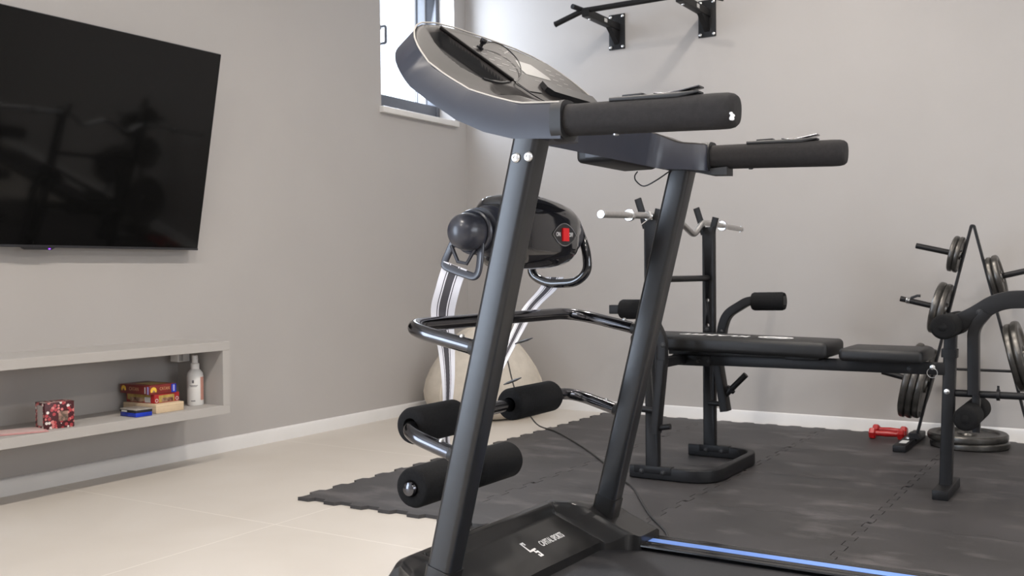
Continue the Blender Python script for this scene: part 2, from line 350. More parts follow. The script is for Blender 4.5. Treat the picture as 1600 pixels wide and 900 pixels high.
# added unseen window in the right wall, an opening for the fill lamp
w3 = empty('added_window', (RX + 0.1, -3.6, HZ0), kind=ST)
MB().box((RX + 0.10, HY0, HZ0), (RX + 0.16, HY1, HZ0 + 0.05), 0.004).box((RX + 0.10, HY0, HZ1 - 0.05), (RX + 0.16, HY1, HZ1), 0.004).box((RX + 0.10, HY0, HZ0), (RX + 0.16, HY0 + 0.05, HZ1), 0.004).box((RX + 0.10, HY1 - 0.05, HZ0), (RX + 0.16, HY1, HZ1), 0.004).box((RX + 0.10, -3.63, HZ0), (RX + 0.16, -3.57, HZ1), 0.004).build('frame', M_FRAME, w3)
MB().box((RX + 0.126, HY0 + 0.04, HZ0 + 0.04), (RX + 0.134, HY1 - 0.04, HZ1 - 0.04)).build('glass', M_GLASS, w3, smooth=0)
# ceiling spots (out of frame, they light the room)
dl0 = None
for i, (x, y) in enumerate(SPOTS):
    if dl0 is None:
        dl0 = empty('ceiling_light', (x, y, RZ), 'round white recessed ceiling spot above the gym', 'ceiling light', 'recessed ceiling spots')
        MB().lathe([(0.05, 0.0), (0.062, 0.0), (0.062, -0.006), (0.052, -0.008), (0.048, -0.003), (0.048, 0.0)], (x, y, RZ), (0, 0, 1)).build('trim_ring', M_WHITE, dl0)
        MB().lathe([(0, -0.002), (0.047, -0.002), (0.047, 0.0), (0, 0.0)], (x, y, RZ), (0, 0, 1)).build('diffuser', mat('lamp_diffuser', (1, 0.9, 0.75, 1), 0.5, emit=((1.0, 0.82, 0.60, 1), 30)), dl0)
    else:
        c = copy_tree(dl0); c.location = (x, y, RZ)
    lamp('spot_light', 'AREA', (x, y, RZ - 0.02), SPOT_POWER * (0.5 if y > -1.5 else 1.0) * (0.55 if x > 4 else 1.12), (1.0, 0.92, 0.84), 0.15, aim=(0, 0, -1))

# ------------------------------------------------------------------ interlocking rubber mats
PIT, MX0, MY0, TH, NT, AMP = 0.607, 0.985, -2.510, 0.012, 5, 0.0112
def edge(a, b, nrm, phase, g):
    # square-wave edge from a to b; nrm points out of this tile, phase +-1 sets which half of each tooth sticks out
    a, b, nrm = Vector(a), Vector(b), Vector(nrm); d = b - a; out = []
    for k in range(NT):
        for (t0, t1, s) in ((k / NT, (k + 0.5) / NT, 1), ((k + 0.5) / NT, (k + 1) / NT, -1)):
            lo, hi = t0 + 0.009, t1 - 0.009
            out += [a + d * lo + nrm * (AMP * s * phase - g), a + d * hi + nrm * (AMP * s * phase - g)]
    return out[:]
ROWN = ['front row', 'second row from the front', 'third row from the front', 'back row along the far wall']
COLN = ['leftmost', 'second from the left', 'third from the left', 'fourth from the left']
rnd = random.Random(3)
for j in range(4):
    for i in range(4):
        x0, y0 = MX0 + i * PIT, MY0 + j * PIT; x1, y1 = x0 + PIT, y0 + PIT; g, gy = 0.0012, 0.0004
        pts = edge((x0, y0, 0), (x1, y0, 0), (0, -1, 0), 1, gy) + edge((x1, y0, 0), (x1, y1, 0), (1, 0, 0), 1, g)
        pts += [p for p in reversed(edge((x0, y1, 0), (x1, y1, 0), (0, 1, 0), -1, gy))] + [p for p in reversed(edge((x0, y0, 0), (x0, y1, 0), (-1, 0, 0), -1, g))]
        cl = [p for k, p in enumerate(pts) if (p - pts[k - 1]).length > 1e-5]
        cx, cy = (x0 + x1) / 2, (y0 + y1) / 2
        bm = MB(); bm.prism(cl, (0, 0, TH))
        bm.build('puzzle_mat', M_MAT, label='black rubber puzzle mat tile, %s, %s' % (ROWN[j], COLN[i]), cat='floor mat', group='interlocking rubber gym mats', smooth=0, loc=(cx, cy, 0))
ZM = TH

# ------------------------------------------------------------------ television on the left wall
u_ = Vector((0.165, 0, 0.825)).normalized(); n_ = Vector((u_.z, 0, -u_.x)); HT = 0.841
tvY0, tvY1 = -3.645, -2.150
tv = empty('television', (0.14, -2.9, 1.32), 'large black flat television tilted downwards on the left wall', 'television')
TM = Matrix(((0, u_.x, n_.x, 0.060), (1, u_.y, n_.y, 0), (0, u_.z, n_.z, 0.908), (0, 0, 0, 1)))   # local: X along wall, Y up the set, Z out of the screen
MB().box((tvY0, 0, -0.028), (tvY1, HT, -0.001), 0.003, M=TM).box((-3.4, 0.06, -0.052), (-2.4, 0.5, -0.026), 0.006, M=TM).build('casing', M_TVB, tv)
MB().box((tvY0 + 0.003, 0.010, -0.0012), (tvY1 - 0.003, HT - 0.003, 0.0003), M=TM).build('screen', M_TVS, tv, smooth=0)
lip = MB().box((tvY0, 0.0, -0.002), (tvY1, 0.009, 0.0012), 0.0008, M=TM).build('bottom_lip', M_TVB, tv)
se = MB().prism([TM @ Vector(p) for p in ((-2.965, 0.001, -0.01), (-2.825, 0.001, -0.01), (-2.84, -0.008, -0.01), (-2.95, -0.008, -0.01))], n_ * 0.012).build('sensor_bar', M_BLK, tv, smooth=0)
MB().box((-2.853, -0.006, 0.0), (-2.845, -0.002, 0.003), M=TM).build('standby_light', M_LED, se, smooth=0)
MB().box((0.0005, -3.02, 1.18), (0.022, -2.78, 1.62), 0.003).sweep([(0.02, -2.9, 1.40), (0.115, -2.9, 1.40)], rrect(0.05, 0.04, 0.005)).sweep([(0.02, -2.9, 1.21), (0.075, -2.9, 1.21)], rrect(0.05, 0.03, 0.005)).build('wall_bracket', M_BLK, tv)

# ------------------------------------------------------------------ wall shelf and the things on it
SX, SY0, SY1, SZ0, SZ1, ST_ = 0.29, -4.05, -2.188, 0.221, 0.523, 0.037
sh = MB().box((0, SY0, SZ1 - ST_), (SX, SY1, SZ1), 0.0015).box((0, SY0, SZ0), (SX, SY1, SZ0 + ST_), 0.0015)
sh.box((0, SY1 - ST_, SZ0 + ST_), (SX, SY1, SZ1 - ST_), 0.0).box((0, SY0, SZ0 + ST_), (SX, SY0 + ST_, SZ1 - ST_), 0.0).box((0, SY0 + ST_, SZ0 + ST_), (0.012, SY1 - ST_, SZ1 - ST_), 0.0)
sh.build('wall_shelf', M_SHELF, label='long grey open box shelf mounted on the left wall under the television', cat='shelf', smooth=0, loc=(0, -3.1, 0.22))
SF = SZ0 + ST_ + 0.0005
bx = empty('adapter_box', (0.05, -2.262, 0.446), 'small white plug box under the top board inside the shelf', 'plug box')
MB().box((0.05, -2.296, SZ1 - ST_ - 0.050), (0.10, -2.234, SZ1 - ST_), 0.004).build('housing', M_WHITE, bx)
MB().box((0.099, -2.292, SZ1 - ST_ - 0.046), (0.1025, -2.272, SZ1 - ST_ - 0.006), 0.001).build('cover_flap', M_SHELF, bx)
bt = empty('spray_bottle', (0.17, -2.268, SF), 'white spray bottle with a pink side stripe at the right end of the shelf', 'bottle')
bp = (0.17, -2.268, SF)
MB().lathe([(0, 0), (0.031, 0), (0.0335, 0.004), (0.0335, 0.118), (0.031, 0.134), (0.022, 0.146), (0.0165, 0.150), (0.0165, 0.152), (0, 0.152)], bp, (0, 0, 1), 40).build('bottle_body', M_WHITE, bt)
MB().lathe([(0, 0.150), (0.0175, 0.150), (0.0175, 0.172), (0.0125, 0.176), (0.0118, 0.205), (0.0085, 0.208), (0, 0.208)], bp, (0, 0, 1), 32).box((0.184, -2.270, SF + 0.190), (0.188, -2.266, SF + 0.196)).build('spray_cap', M_WHITE, bt)
M_PINK = mat('pink_label', (0.48, 0.24, 0.19, 1), 0.5, var=0.03)
def arc_strip(c, r, a0, a1, z0, z1, n=8):
    m_ = MB(); A = []
    for k in range(n + 1):
        a = R(a0 + (a1 - a0) * k / n); A.append((c[0] + r * math.cos(a), c[1] + r * math.sin(a)))
    for (xa, ya), (xb, yb) in zip(A, A[1:]):
        m_.bm.faces.new([m_.bm.verts.new(p) for p in ((xa, ya, z0), (xb, yb, z0), (xb, yb, z1), (xa, ya, z1))])
    return m_
fa = math.degrees(math.atan2(-5.129 + 2.268, 3.518 - 0.17))
lb = arc_strip(bp, 0.0338, fa + 38, fa + 78, SF + 0.022, SF + 0.118).build('side_stripe', M_PINK, bt, smooth=60, label='pink side stripe')
M_GREYT = mat('grey_print', (0.16, 0.16, 0.17, 1), 0.5, var=0.02)
emb = arc_strip(bp, 0.0338, fa - 22, fa - 8, SF + 0.094, SF + 0.106).build('label_emblem', M_GREYT, bt, smooth=60)
for z0, z1, a0, a1 in ((0.083, 0.0855, -40, 18), (0.079, 0.0815, -34, 12), (0.018, 0.022, -30, 0)):
    arc_strip(bp, 0.0338, fa + a0, fa + a1, SF + z0, SF + z1).build('label_print', M_GREYT, bt, smooth=60)

def rot_box(name, c, sx, sy, z0, z1, ang, m_, **k):
    o = MB().box((-sx / 2, -sy / 2, 0), (sx / 2, sy / 2, z1 - z0), 0.0015).build(name, m_, loc=None, **k); o.location = (c[0], c[1], z0); o.rotation_euler = (0, 0, R(ang)); ORG[o] = Vector(); return o
def patch(name, parent, lo, hi, m_):
    return MB().box(lo, hi, 0).build(name, m_, parent, smooth=0, world=False)
M_CARD = mat('beige_card', (0.62, 0.48, 0.32, 1), 0.6, var=0.04)
M_MAROON = mat('maroon_card', (0.17, 0.018, 0.016, 1), 0.4, var=0.12, scale=20)
M_REDC = mat('red_card', (0.33, 0.016, 0.018, 1), 0.4, var=0.08, scale=20)
M_YEL = mat('yellow_print', (0.78, 0.50, 0.06, 1), 0.45, var=0.15, scale=60)
M_OLIVE = mat('olive_yellow_print', (0.42, 0.30, 0.08, 1), 0.45, var=0.25, scale=50)
M_BLUEP = mat('lilac_print', (0.32, 0.30, 0.62, 1), 0.45, var=0.06)
M_BROWNP = mat('brown_print', (0.10, 0.03, 0.02, 1), 0.45, var=0.4, scale=50, col2=(0.45, 0.30, 0.20, 1))
M_GOLD = mat('gold_print', (0.52, 0.30, 0.15, 1), 0.4, var=0.1)
M_BLUE = mat('blue_pack', (0.012, 0.035, 0.36, 1), 0.25, var=0.3, scale=25)
M_CLEAR = mat('cloudy_plastic', (0.33, 0.31, 0.28, 1), 0.25, var=0.15, scale=40)
BC = (0.13, -2.545)
# the boxes stand with one corner towards the room, so two sides of each show
bb = rot_box('card_box', (0.150, -2.4625), 0.20, 0.135, SF, SF + 0.035, 0, M_CARD, label='plain beige cardboard box at the bottom of the board game stack', cat='box')
MB().box((-0.1003, -0.0678, 0.025), (0.1003, 0.0678, 0.0255)).build('lid_seam', M_BROWNP, bb, world=False, smooth=0)
gz = SF + 0.0352
g1 = rot_box('board_game', (0.135, -2.453), 0.165, 0.124, gz, gz + 0.036, 1.5, M_REDC, label='red and yellow board game box in the middle of the stack on the shelf', cat='board game', group='stacked board game boxes')
s2, s3 = 0.0825, 0.062
patch('picture_panel', g1, (s2 - 0.0006, -0.040, 0.003), (s2 + 0.0004, 0.036, 0.030), M_OLIVE); patch('picture_figures', g1, (s2 - 0.0002, -0.026, 0.003), (s2 + 0.0008, 0.030, 0.019), M_BROWNP)
patch('picture_panel', g1, (-0.076, -s3 - 0.0004, 0.010), (0.060, -s3 + 0.0006, 0.033), M_OLIVE); patch('picture_figures', g1, (-0.060, -s3 - 0.0008, 0.003), (0.02, -s3 + 0.0002, 0.021), M_BROWNP); patch('barcode', g1, (0.026, -s3 - 0.0009, 0.003), (0.060, -s3 + 0.0001, 0.024), M_STICK)
for yy in (-0.051, 0.050): MB().lathe([(0.005, 0), (0.0075, 0), (0.0075, 0.0008), (0.005, 0.0008), (0.005, 0)], (s2, yy, 0.011), (1, 0, 0), 20).build('badge_ring', M_STICK, g1, world=False)
g2 = rot_box('board_game', (0.128, -2.470), 0.185, 0.126, gz + 0.0364, gz + 0.0724, -1.5, M_MAROON, label='maroon board game box with yellow sun print on top of the stack', cat='board game', group='stacked board game boxes')
def sun(parent, M):
    pts = [M @ Vector((0.0145 * math.cos(R(a)), 0.0145 * math.sin(R(a)), 0)) for a in range(-25, 206, 10)]
    MB().prism(pts, M.to_3x3() @ Vector((0, 0, 0.0006))).build('sun_print', M_YEL, parent, world=False, smooth=0)
    MB().prism([M @ Vector(p) for p in ((-0.006, -0.006, 0.0005), (0.007, -0.006, 0.0005), (0.004, 0.001, 0.0005), (0.0, 0.003, 0.0005), (-0.004, 0.0, 0.0005))], M.to_3x3() @ Vector((0, 0, 0.0006))).build('hill_print', M_BROWNP, parent, world=False, smooth=0)
hx, hy = 0.0925, 0.063
sun(g2, frame((hx, -0.044, 0.015), (0, 1, 0), (0, 0, 1))); sun(g2, frame((-0.070, -hy, 0.017), (1, 0, 0), (0, 0, 1)))
text('game_title', 'CATAN', M_GOLD, g2, frame((hx, 0.008, 0.020), (0, 1, 0), (0, 0, 1)), 0.017, 0.0006, 0.8)
text('game_title', 'CATAN', M_GOLD, g2, frame((-0.005, -hy, 0.019), (1, 0, 0), (0, 0, 1)), 0.020, 0.0006, 0.9)
patch('end_band', g2, (hx - 0.0006, 0.040, 0.001), (hx + 0.0004, hy + 0.0004, 0.035), M_BLUE); patch('end_print', g2, (hx - 0.0002, 0.047, 0.006), (hx + 0.0008, 0.056, 0.031), M_BLUEP)
patch('end_print', g2, (0.078, -hy - 0.0006, 0.002), (0.088, -hy + 0.0004, 0.032), M_BLUEP); patch('end_print', g2, (0.062, -hy - 0.0006, 0.004), (0.068, -hy + 0.0004, 0.030), M_STICK)
MB().box((-0.04, -0.03, 0.0355), (0.06, 0.045, 0.0366)).build('cover_print', M_OLIVE, g2, world=False, smooth=0)
bl = rot_box('blue_packet', (0.219, -2.598), 0.100, 0.072, SF, SF + 0.016, -3, M_BLUE, label='flat blue packet with a cloudy plastic lid in front of the stacked boxes', cat='packet')
MB().box((-0.052, -0.037, 0.016), (0.050, 0.037, 0.0255), 0.002).build('plastic_lid', M_BLK, bl, world=False)
MB().box((-0.053, -0.038, 0.0255), (0.051, 0.038, 0.030), 0.002).build('clear_top', M_CLEAR, bl, world=False)
MB().box((-0.040, -0.0376, 0.018), (-0.006, -0.0369, 0.024)).build('white_tab', M_STICK, bl, world=False, smooth=0)
fb = rot_box('gift_box', (0.212, -2.938), 0.075, 0.106, SF, SF + 0.092, -9, M_FLORAL, label='small dark red floral patterned box standing on the left part of the shelf', cat='box')
MB().box((-0.038, -0.0535, 0.0915), (0.038, 0.0535, 0.0935), 0.0005).build('lid', M_FLORAL, fb, world=False)
patch('title_panel', fb, (0.037, -0.004, 0.026), (0.0382, 0.030, 0.060), mat('title_print', (0.42, 0.24, 0.19, 1), 0.45, var=0.3, scale=90, col2=(0.10, 0.07, 0.05, 1)))
patch('side_panel', fb, (-0.02, -0.0536, 0.012), (0.022, -0.0525, 0.084), M_SHELF)
pe = rot_box('paper_envelope', (0.195, -3.075), 0.13, 0.19, SF, SF + 0.0035, -24, mat('pink_paper', (0.50, 0.26, 0.25, 1), 0.6, var=0.10), label='pink paper envelope lying flat on the shelf beside the floral box', cat='envelope')
MB().box((-0.055, -0.085, 0.0035), (0.045, 0.085, 0.0042)).build('white_sheet', mat('pale_paper', (0.58, 0.44, 0.42, 1), 0.6, var=0.05), pe, world=False, smooth=0)

# ------------------------------------------------------------------ pouf in the corner
pc = Vector((0.395, -0.43, 0.0))
po = empty('pouf', pc, 'cream textured teardrop beanbag in the corner behind the treadmill', 'beanbag')
prof = [(0, 0), (0.20, 0.0), (0.262, 0.012), (0.305, 0.045), (0.332, 0.100), (0.338, 0.145), (0.325, 0.205), (0.298, 0.265), (0.262, 0.322), (0.222, 0.375), (0.178, 0.425), (0.128, 0.468), (0.070, 0.497), (0, 0.508)]
MB().lathe(prof, pc, (0, 0, 1), 56).build('body', M_POUF, po, smooth=80)
sm = MB()
for a in range(0, 360, 60):
    d = Vector((math.cos(R(a + 20)), math.sin(R(a + 20)), 0))
    sm.tube(spline([pc + d * (r + 0.0005) + Vector((0, 0, z)) for r, z in prof[3:-1]], 4), 0.0035, 8)
sm.build('seam_piping', M_POUF, po)
MB().tube([pc + Vector((0.02 * math.cos(R(a)), 0.0, 0.512 + 0.022 * math.sin(R(a)))) for a in range(0, 360, 20)], 0.005, 8, closed=True).build('carry_loop', M_POUF, po)

# ------------------------------------------------------------------ treadmill
YC = -3.2975; HU = 0.3375
tr = empty('treadmill', (2.95, YC, 0), 'black folding treadmill with tilted console, foam handlebars and massage motor', 'treadmill')
def ux(z): return 2.437 + (z - 0.263) * 0.251
AX = Vector((0.251, 0, 1)).normalized()
ups = []
for s in (-1, 1):
    y = YC + s * HU
    up = MB().sweep([(ux(0.10), y, 0.10), (ux(1.05), y, 1.05)], rrect(0.050, 0.0515, 0.010, 5), up=(1, 0, 0)).build('upright', M_TUBE, tr)
    ups.append(up)
    MB().sweep([(ux(0.10), y, 0.10), (ux(0.262), y, 0.262)], rrect(0.0535, 0.0560, 0.010, 5), up=(1, 0, 0)).build('foot_sleeve', M_HOOD, up)
    if s < 0:
        for bx_ in (2.613, 2.638):
            b = MB().lathe([(0, 0), (0.0085, 0), (0.0085, 0.0018), (0.0065, 0.0042), (0.003, 0.0050), (0.0028, 0.0032), (0, 0.0032)], (bx_, y - 0.0252, 0.996), (0, -1, 0), 24)
            b.build('bolt', M_BOLT, up)
# console: curved shell with a tilted top, cup holder well and book recess
def zt(x): return lerp(x, [2.30, 2.43, 2.466, 2.517, 2.568, 2.617, 2.70], [1.322, 1.179, 1.154, 1.123, 1.105, 1.090, 1.084])
def zp(x): return lerp(x, [2.25, 2.44, 2.46, 2.50, 2.55, 2.61], [1.377, 1.168, 1.149, 1.125, 1.113, 1.108])
def zb(x): return lerp(x, [2.25, 2.414, 2.471, 2.526, 2.605, 2.70], [1.290, 1.122, 1.084, 1.048, 1.021, 1.022])
def xf(v): return lerp(abs(v), [0, 0.12, 0.19, 0.25, 0.28, 0.31, 0.335, 0.35, 0.3585, 0.3625], [2.311, 2.312, 2.318, 2.330, 2.341, 2.357, 2.377, 2.396, 2.415, 2.440])
def xe(v): return lerp(abs(v), [0, 0.16, 0.215, 0.245, 0.260, 0.272, 0.284, 0.300], [2.598, 2.600, 2.606, 2.618, 2.638, 2.664, 2.688, 2.700])
def sst(a, b, x):
    t = max(0, min(1, (x - a) / (b - a))); return t * t * (3 - 2 * t)
REC = [(2.343, -3.548), (2.368, -3.562), (2.391, -3.566), (2.417, -3.541), (2.431, -3.486), (2.419, -3.371), (2.332, -3.492)]
def inside(x, y, P):
    c = False
    for (x1, y1), (x2, y2) in zip(P, P[1:] + P[:1]):
        if (y1 > y) != (y2 > y) and x < (x2 - x1) * (y - y1) / (y2 - y1) + x1: c = not c
    return c
def dist(x, y, P):
    d = 9
    for (x1, y1), (x2, y2) in zip(P, P[1:] + P[:1]):
        l = (x2 - x1) ** 2 + (y2 - y1) ** 2; t = max(0, min(1, ((x - x1) * (x2 - x1) + (y - y1) * (y2 - y1)) / l))
        d = min(d, math.hypot(x - x1 - t * (x2 - x1), y - y1 - t * (y2 - y1)))
    return d
def ztop(x, v):
    y = YC + v
    a = sst(0.335, 0.352, abs(v)); z = zp(x) * (1 - a) + zt(x) * a
    if abs(v) > 0.20 and x > 2.5:
        k = sst(0.20, 0.26, abs(v)) * sst(2.59, 2.66, x); z = z * (1 - k) + (zt(x) - 0.001) * k
    if abs(v) > 0.357: z -= 0.004 * ((abs(v) - 0.357) / 0.0055) ** 2
    if inside(x, y, REC): z -= 0.026 * sst(0.0, 0.012, dist(x, y, REC))
    for cy in (-3.405,):
        r = math.hypot((x - 2.470) / 0.040, (y - cy) / 0.098)
        if r < 1: z -= 0.012 * sst(1, 0.86, r) + 0.045 * sst(0.74, 0.62, r)
    return z
vs = [-0.3625, -0.3612, -0.359, -0.356, -0.352, -0.346, -0.338, -0.328, -0.315, -0.30]; vs = vs + [-0.30 + 0.6 * k / 110 for k in range(1, 110)] + [-a for a in reversed(vs)]
NRW = 72
top, bot = [], []
for i in range(NRW + 1):
    t = i / NRW; ra, rb = [], []
    for v in vs:
        x = xf(v) + t * (xe(v) - xf(v)); z = ztop(x, v); edge_ = 0.004 * max(0, 1 - min(t, 1 - t) / 0.02) ** 2 if abs(v) < 0.35 else 0
        ra.append(Vector((x, YC + v, z - edge_))); zz = zt(x) if abs(v) > 0.33 else z; ox = lerp(x, [2.44, 2.568, 2.69], [0.041, 0.020, 0.0]); oz = lerp(x, [2.44, 2.568, 2.69], [0.038, 0.060, 0.062]); rb.append(Vector((x - ox, YC + v * (1.0 + 0.02 * (1 - t) ** 3), zt(x) - oz)))
    top.append(ra); bot.append(rb)
con = MB().slab(top, bot, lambda i, j: True).build('console', M_SHELL, tr, smooth=50)
me = con.data; me.materials.append(M_TOPP); me.materials.append(M_WELL)
for p in me.polygons:
    c = p.center; dz = abs(c.z - ztop(c.x + tr.location.x, c.y))
    if p.normal.z > 0.1 and abs(c.y) < 0.3575 and dz < 0.006: p.material_index = 1
    wx, wy = c.x + tr.location.x, c.y + YC
    if dz < 0.02 and p.normal.z > 0.02 and ((inside(wx, wy, REC) and dist(wx, wy, REC) > 0.002) or math.hypot((wx - 2.470) / 0.040, (wy + 3.405) / 0.098) < 0.76): p.material_index = 2
def rim(v0, v1, n=60):
    out = []
    for k in range(n + 1):
        v = v0 + (v1 - v0) * k / n; x = xf(v); out.append(Vector((x, YC + v, zt(x))))
    return out
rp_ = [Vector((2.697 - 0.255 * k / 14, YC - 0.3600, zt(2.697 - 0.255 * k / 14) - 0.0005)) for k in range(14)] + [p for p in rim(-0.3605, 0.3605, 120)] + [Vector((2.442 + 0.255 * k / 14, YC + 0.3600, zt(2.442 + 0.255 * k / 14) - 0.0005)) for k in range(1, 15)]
MB().tube(rp_, 0.0016, 8).build('rim_highlight', M_RIM, con)  # thin bead laid on the rim as a painted edge highlight
PN = Vector((1.1, 0, 1)).normalized()
def PP(x, y, off=0.0): return Vector((x, y, zp(x))) + PN * off
def plate(name, pts, h, m_, par, off=0.0006): return MB().prism([PP(x, y, off) for x, y in pts], PN * h).build(name, m_, par, smooth=0)
dp = plate('display_panel', [(2.334, -3.474), (2.326, -3.40), (2.324, -3.20), (2.328, -3.06), (2.345, -3.02), (2.375, -2.990), (2.404, -3.0), (2.404, -3.215), (2.425, -3.25), (2.430, -3.31), (2.414, -3.340)], 0.0012, M_DISP, con)
plate('screen', [(2.352, -3.240), (2.351, -3.172), (2.374, -3.128), (2.381, -3.132), (2.384, -3.246), (2.374, -3.254)], 0.0006, M_LCD, dp, 0.0019)
def mark(x, y, w, h): MB().prism([PP(a, b, 0.0019) for a, b in ((x, y), (x, y + w), (x + h, y + w), (x + h, y))], PN * 0.0003).build('panel_print', M_PPRINT, dp, smooth=0)
for k in range(4):
    mark(2.352 + k * 0.010, -3.405 + k * 0.014, 0.022, 0.0022); mark(2.352 + k * 0.011, -3.355 + k * 0.012, 0.028, 0.0022)
    mark(2.352 + k * 0.011, -3.300 + k * 0.006, 0.022, 0.0020)
    mark(2.350 + k * 0.012, -3.105 - k * 0.004, 0.026, 0.0018); mark(2.352 + k * 0.012, -3.060 - k * 0.003, 0.022, 0.0018)
mark(2.393, -3.225, 0.10, 0.0012); mark(2.398, -3.20, 0.16, 0.0012)
xm = MB(); xm.prism([PP(a, b, 0.0019) for a, b in ((2.331, -3.275), (2.3325, -3.275), (2.3435, -3.228), (2.342, -3.228))], PN * 0.0003).prism([PP(a, b, 0.0019) for a, b in ((2.331, -3.238), (2.3325, -3.236), (2.343, -3.268), (2.3415, -3.270))], PN * 0.0003)
xm.build('cross_emblem', M_PPRINT, dp, smooth=0)
MB().sweep([PP(2.330, -3.489, 0.004), PP(2.414, -3.351, 0.004)], rrect(0.010, 0.006, 0.002), up=PN).build('book_ledge', M_TOPP, con)
MB().prism([PP(x, y, 0.001) for x, y in ((2.403, -3.222), (2.416, -3.222), (2.424, -3.205), (2.424, -2.985), (2.403, -2.985))], PN * 0.012).build('front_strip', M_BLK, con)
MB().tube(spline([PP(2.431, -3.486, 0.001), PP(2.430, -3.43, 0.001), PP(2.420, -3.372, 0.001)], 6), 0.0022, 8).build('recess_lip', M_BLK, con)
# handlebars
for s in (-1, 1):
    y = YC + s * HU - (0.0 if s < 0 else 0.0); pr = []; path = []
    for x, k in ((2.675, 0.94), (2.70, 0.98), (2.76, 1.0), (2.90, 1.02), (2.965, 1.04), (2.983, 1.02), (2.991, 0.95), (2.9955, 0.82), (2.9965, 0.6)):
        path.append((x, y, 1.056 - 0.011 * (x - 2.675) / 0.32)); pr.append([(a * k, b * k) for a, b in rrect(0.050, 0.054, 0.0225, 6)])
    hb = MB().sweep(path, pr).build('handlebar', M_GRIP, tr, smooth=50)
    MB().sweep([(2.682, y, 1.0545), (2.703, y, 1.0545)], rrect(0.062, 0.068, 0.022, 6)).build('collar', M_BLK, hb)
    MB().sweep([(2.785, y, 1.080), (2.905, y, 1.0755), (2.937, y, 1.0785)], [rrect(0.030, 0.007, 0.003), rrect(0.034, 0.010, 0.004), rrect(0.024, 0.003, 0.001)]).box((2.805, y - 0.009, 1.0825), (2.842, y + 0.009, 1.0865), 0.0015).build('speed_control', M_BLK, hb)
    MB().sweep([(2.862, y, 1.0835), (2.880, y, 1.0805), (2.905, y, 1.0822), (2.938, y, 1.0870)], rrect(0.024, 0.0025, 0.001)).build('pulse_sensor', M_CHR, hb)
    for xx in (2.79, 2.915): MB().lathe([(0, 0), (0.005, 0), (0.005, 0.003), (0, 0.004)], (xx, y, 1.026), (0, 0, -1), 14).build('screw', M_BOLT if s < 0 else M_BLK, hb)
    if s < 0:
        bl_ = MB()
        for k in range(7): bl_.lathe([(0, -0.003), (0.0030, -0.001), (0.0030, 0.001), (0, 0.003)], (2.9935 + 0.0012 * (k % 2), y - 0.021 + 0.0025 * (k % 3), 1.030 + 0.0025 * (k // 2)), (1, -0.6, 0.2 * k), 8)
        bl_.build('white_fleck', M_WHITEDOT, hb)
    else:
        MB().prism([(2.655, y - 0.02, 1.026), (2.742, y - 0.02, 1.030), (2.742, y - 0.02, 1.012), (2.70, y - 0.02, 1.014)], (0, 0.04, 0)).build('under_bracket', M_BLK, hb, smooth=0)
# control box under the console, with its cable loop
ub = MB().box((2.475, -3.190, 1.036), (2.568, -2.955, 1.085), 0.012, 3).build('control_box', M_BLK, con)
MB().box((2.500, -3.1925, 1.046), (2.545, -3.1895, 1.066), 0.001).build('box_window', M_FRAME, ub)
MB().tube(spline([(2.535, -3.0, 1.030), (2.527, -2.998, 1.020), (2.530, -2.996, 1.008), (2.549, -2.995, 0.996), (2.580, -2.995, 1.008), (2.605, -2.990, 1.024), (2.618, -2.985, 1.034)], 8), 0.0016, 8).build('cable', M_CORD, con)
# motor hood
def vo(x): return lerp(x, [2.17, 2.30, 2.36, 2.42, 2.53], [0.300, 0.300, 0.345, 0.415, 0.425])
def hbd(x): return lerp(x, [2.17, 2.33, 2.45, 2.53], [0.228, 0.250, 0.286, 0.296])
def hz(x, v):
    a = abs(v)
    zs = lerp(x, [2.17, 2.20, 2.245, 2.285, 2.31, 2.36, 2.40, 2.45, 2.527], [0.055, 0.09, 0.185, 0.238, 0.250, 0.249, 0.240, 0.210, 0.178])
    zw = lerp(x, [2.17, 2.20, 2.245, 2.285, 2.31, 2.36, 2.42, 2.47, 2.527], [0.05, 0.08, 0.17, 0.222, 0.238, 0.240, 0.236, 0.212, 0.177])
    pz = 0.224 - 0.52 * (x - 2.33)
    bd = hbd(x)
    k = max(sst(bd - 0.004, bd + 0.013, a), sst(2.337, 2.327, x))
    z = pz * (1 - k) + zs * k
    b = sst(bd + 0.030, bd + 0.075, a); z = z * (1 - b) + min(z, zw) * b
    e = sst(0.97, 1.0, a / vo(x)); return z - 0.006 * e
_h = [0, 0.2, 0.4, 0.6, 0.70, 0.73, 0.742, 0.75, 0.756, 0.763, 0.77, 0.778, 0.787, 0.797, 0.81, 0.825, 0.84, 0.86, 0.88, 0.90, 0.92, 0.94, 0.96, 0.972, 0.982, 0.99, 0.996, 1.0]
ss = [-a for a in reversed(_h[1:])] + _h
def hxe(a): return lerp(a, [0.0, 0.270, 0.284, 0.294, 0.304, 0.314], [2.440, 2.444, 2.455, 2.495, 2.522, 2.527])
tp, bt_ = [], []
for k in range(97):
    ra, rb = [], []
    for s_ in ss:
        x = 2.17 + (hxe(abs(s_) / 0.75 * 0.286 if abs(s_) < 0.75 else 0.286 + (abs(s_) - 0.75) / 0.25 * 0.139) - 2.17) * k / 96; q_ = abs(s_); v = math.copysign(q_ / 0.75 * hbd(x) if q_ < 0.75 else hbd(x) + (q_ - 0.75) / 0.25 * (vo(x) - hbd(x)), s_)
        ra.append(Vector((x, YC + v, hz(x, v)))); rb.append(Vector((x, YC + v, 0.03)))
    tp.append(ra); bt_.append(rb)
hood = MB().slab(tp, bt_, lambda i, j: True).build('motor_hood', M_HOOD, tr, smooth=40)
LX = Vector((0, 1, 0)); LY = Vector((-1, 0, 0.52)).normalized()
def LF(x, y): return frame((x, y, 0.224 - 0.52 * (x - 2.33) + 0.0006), LX, LY)
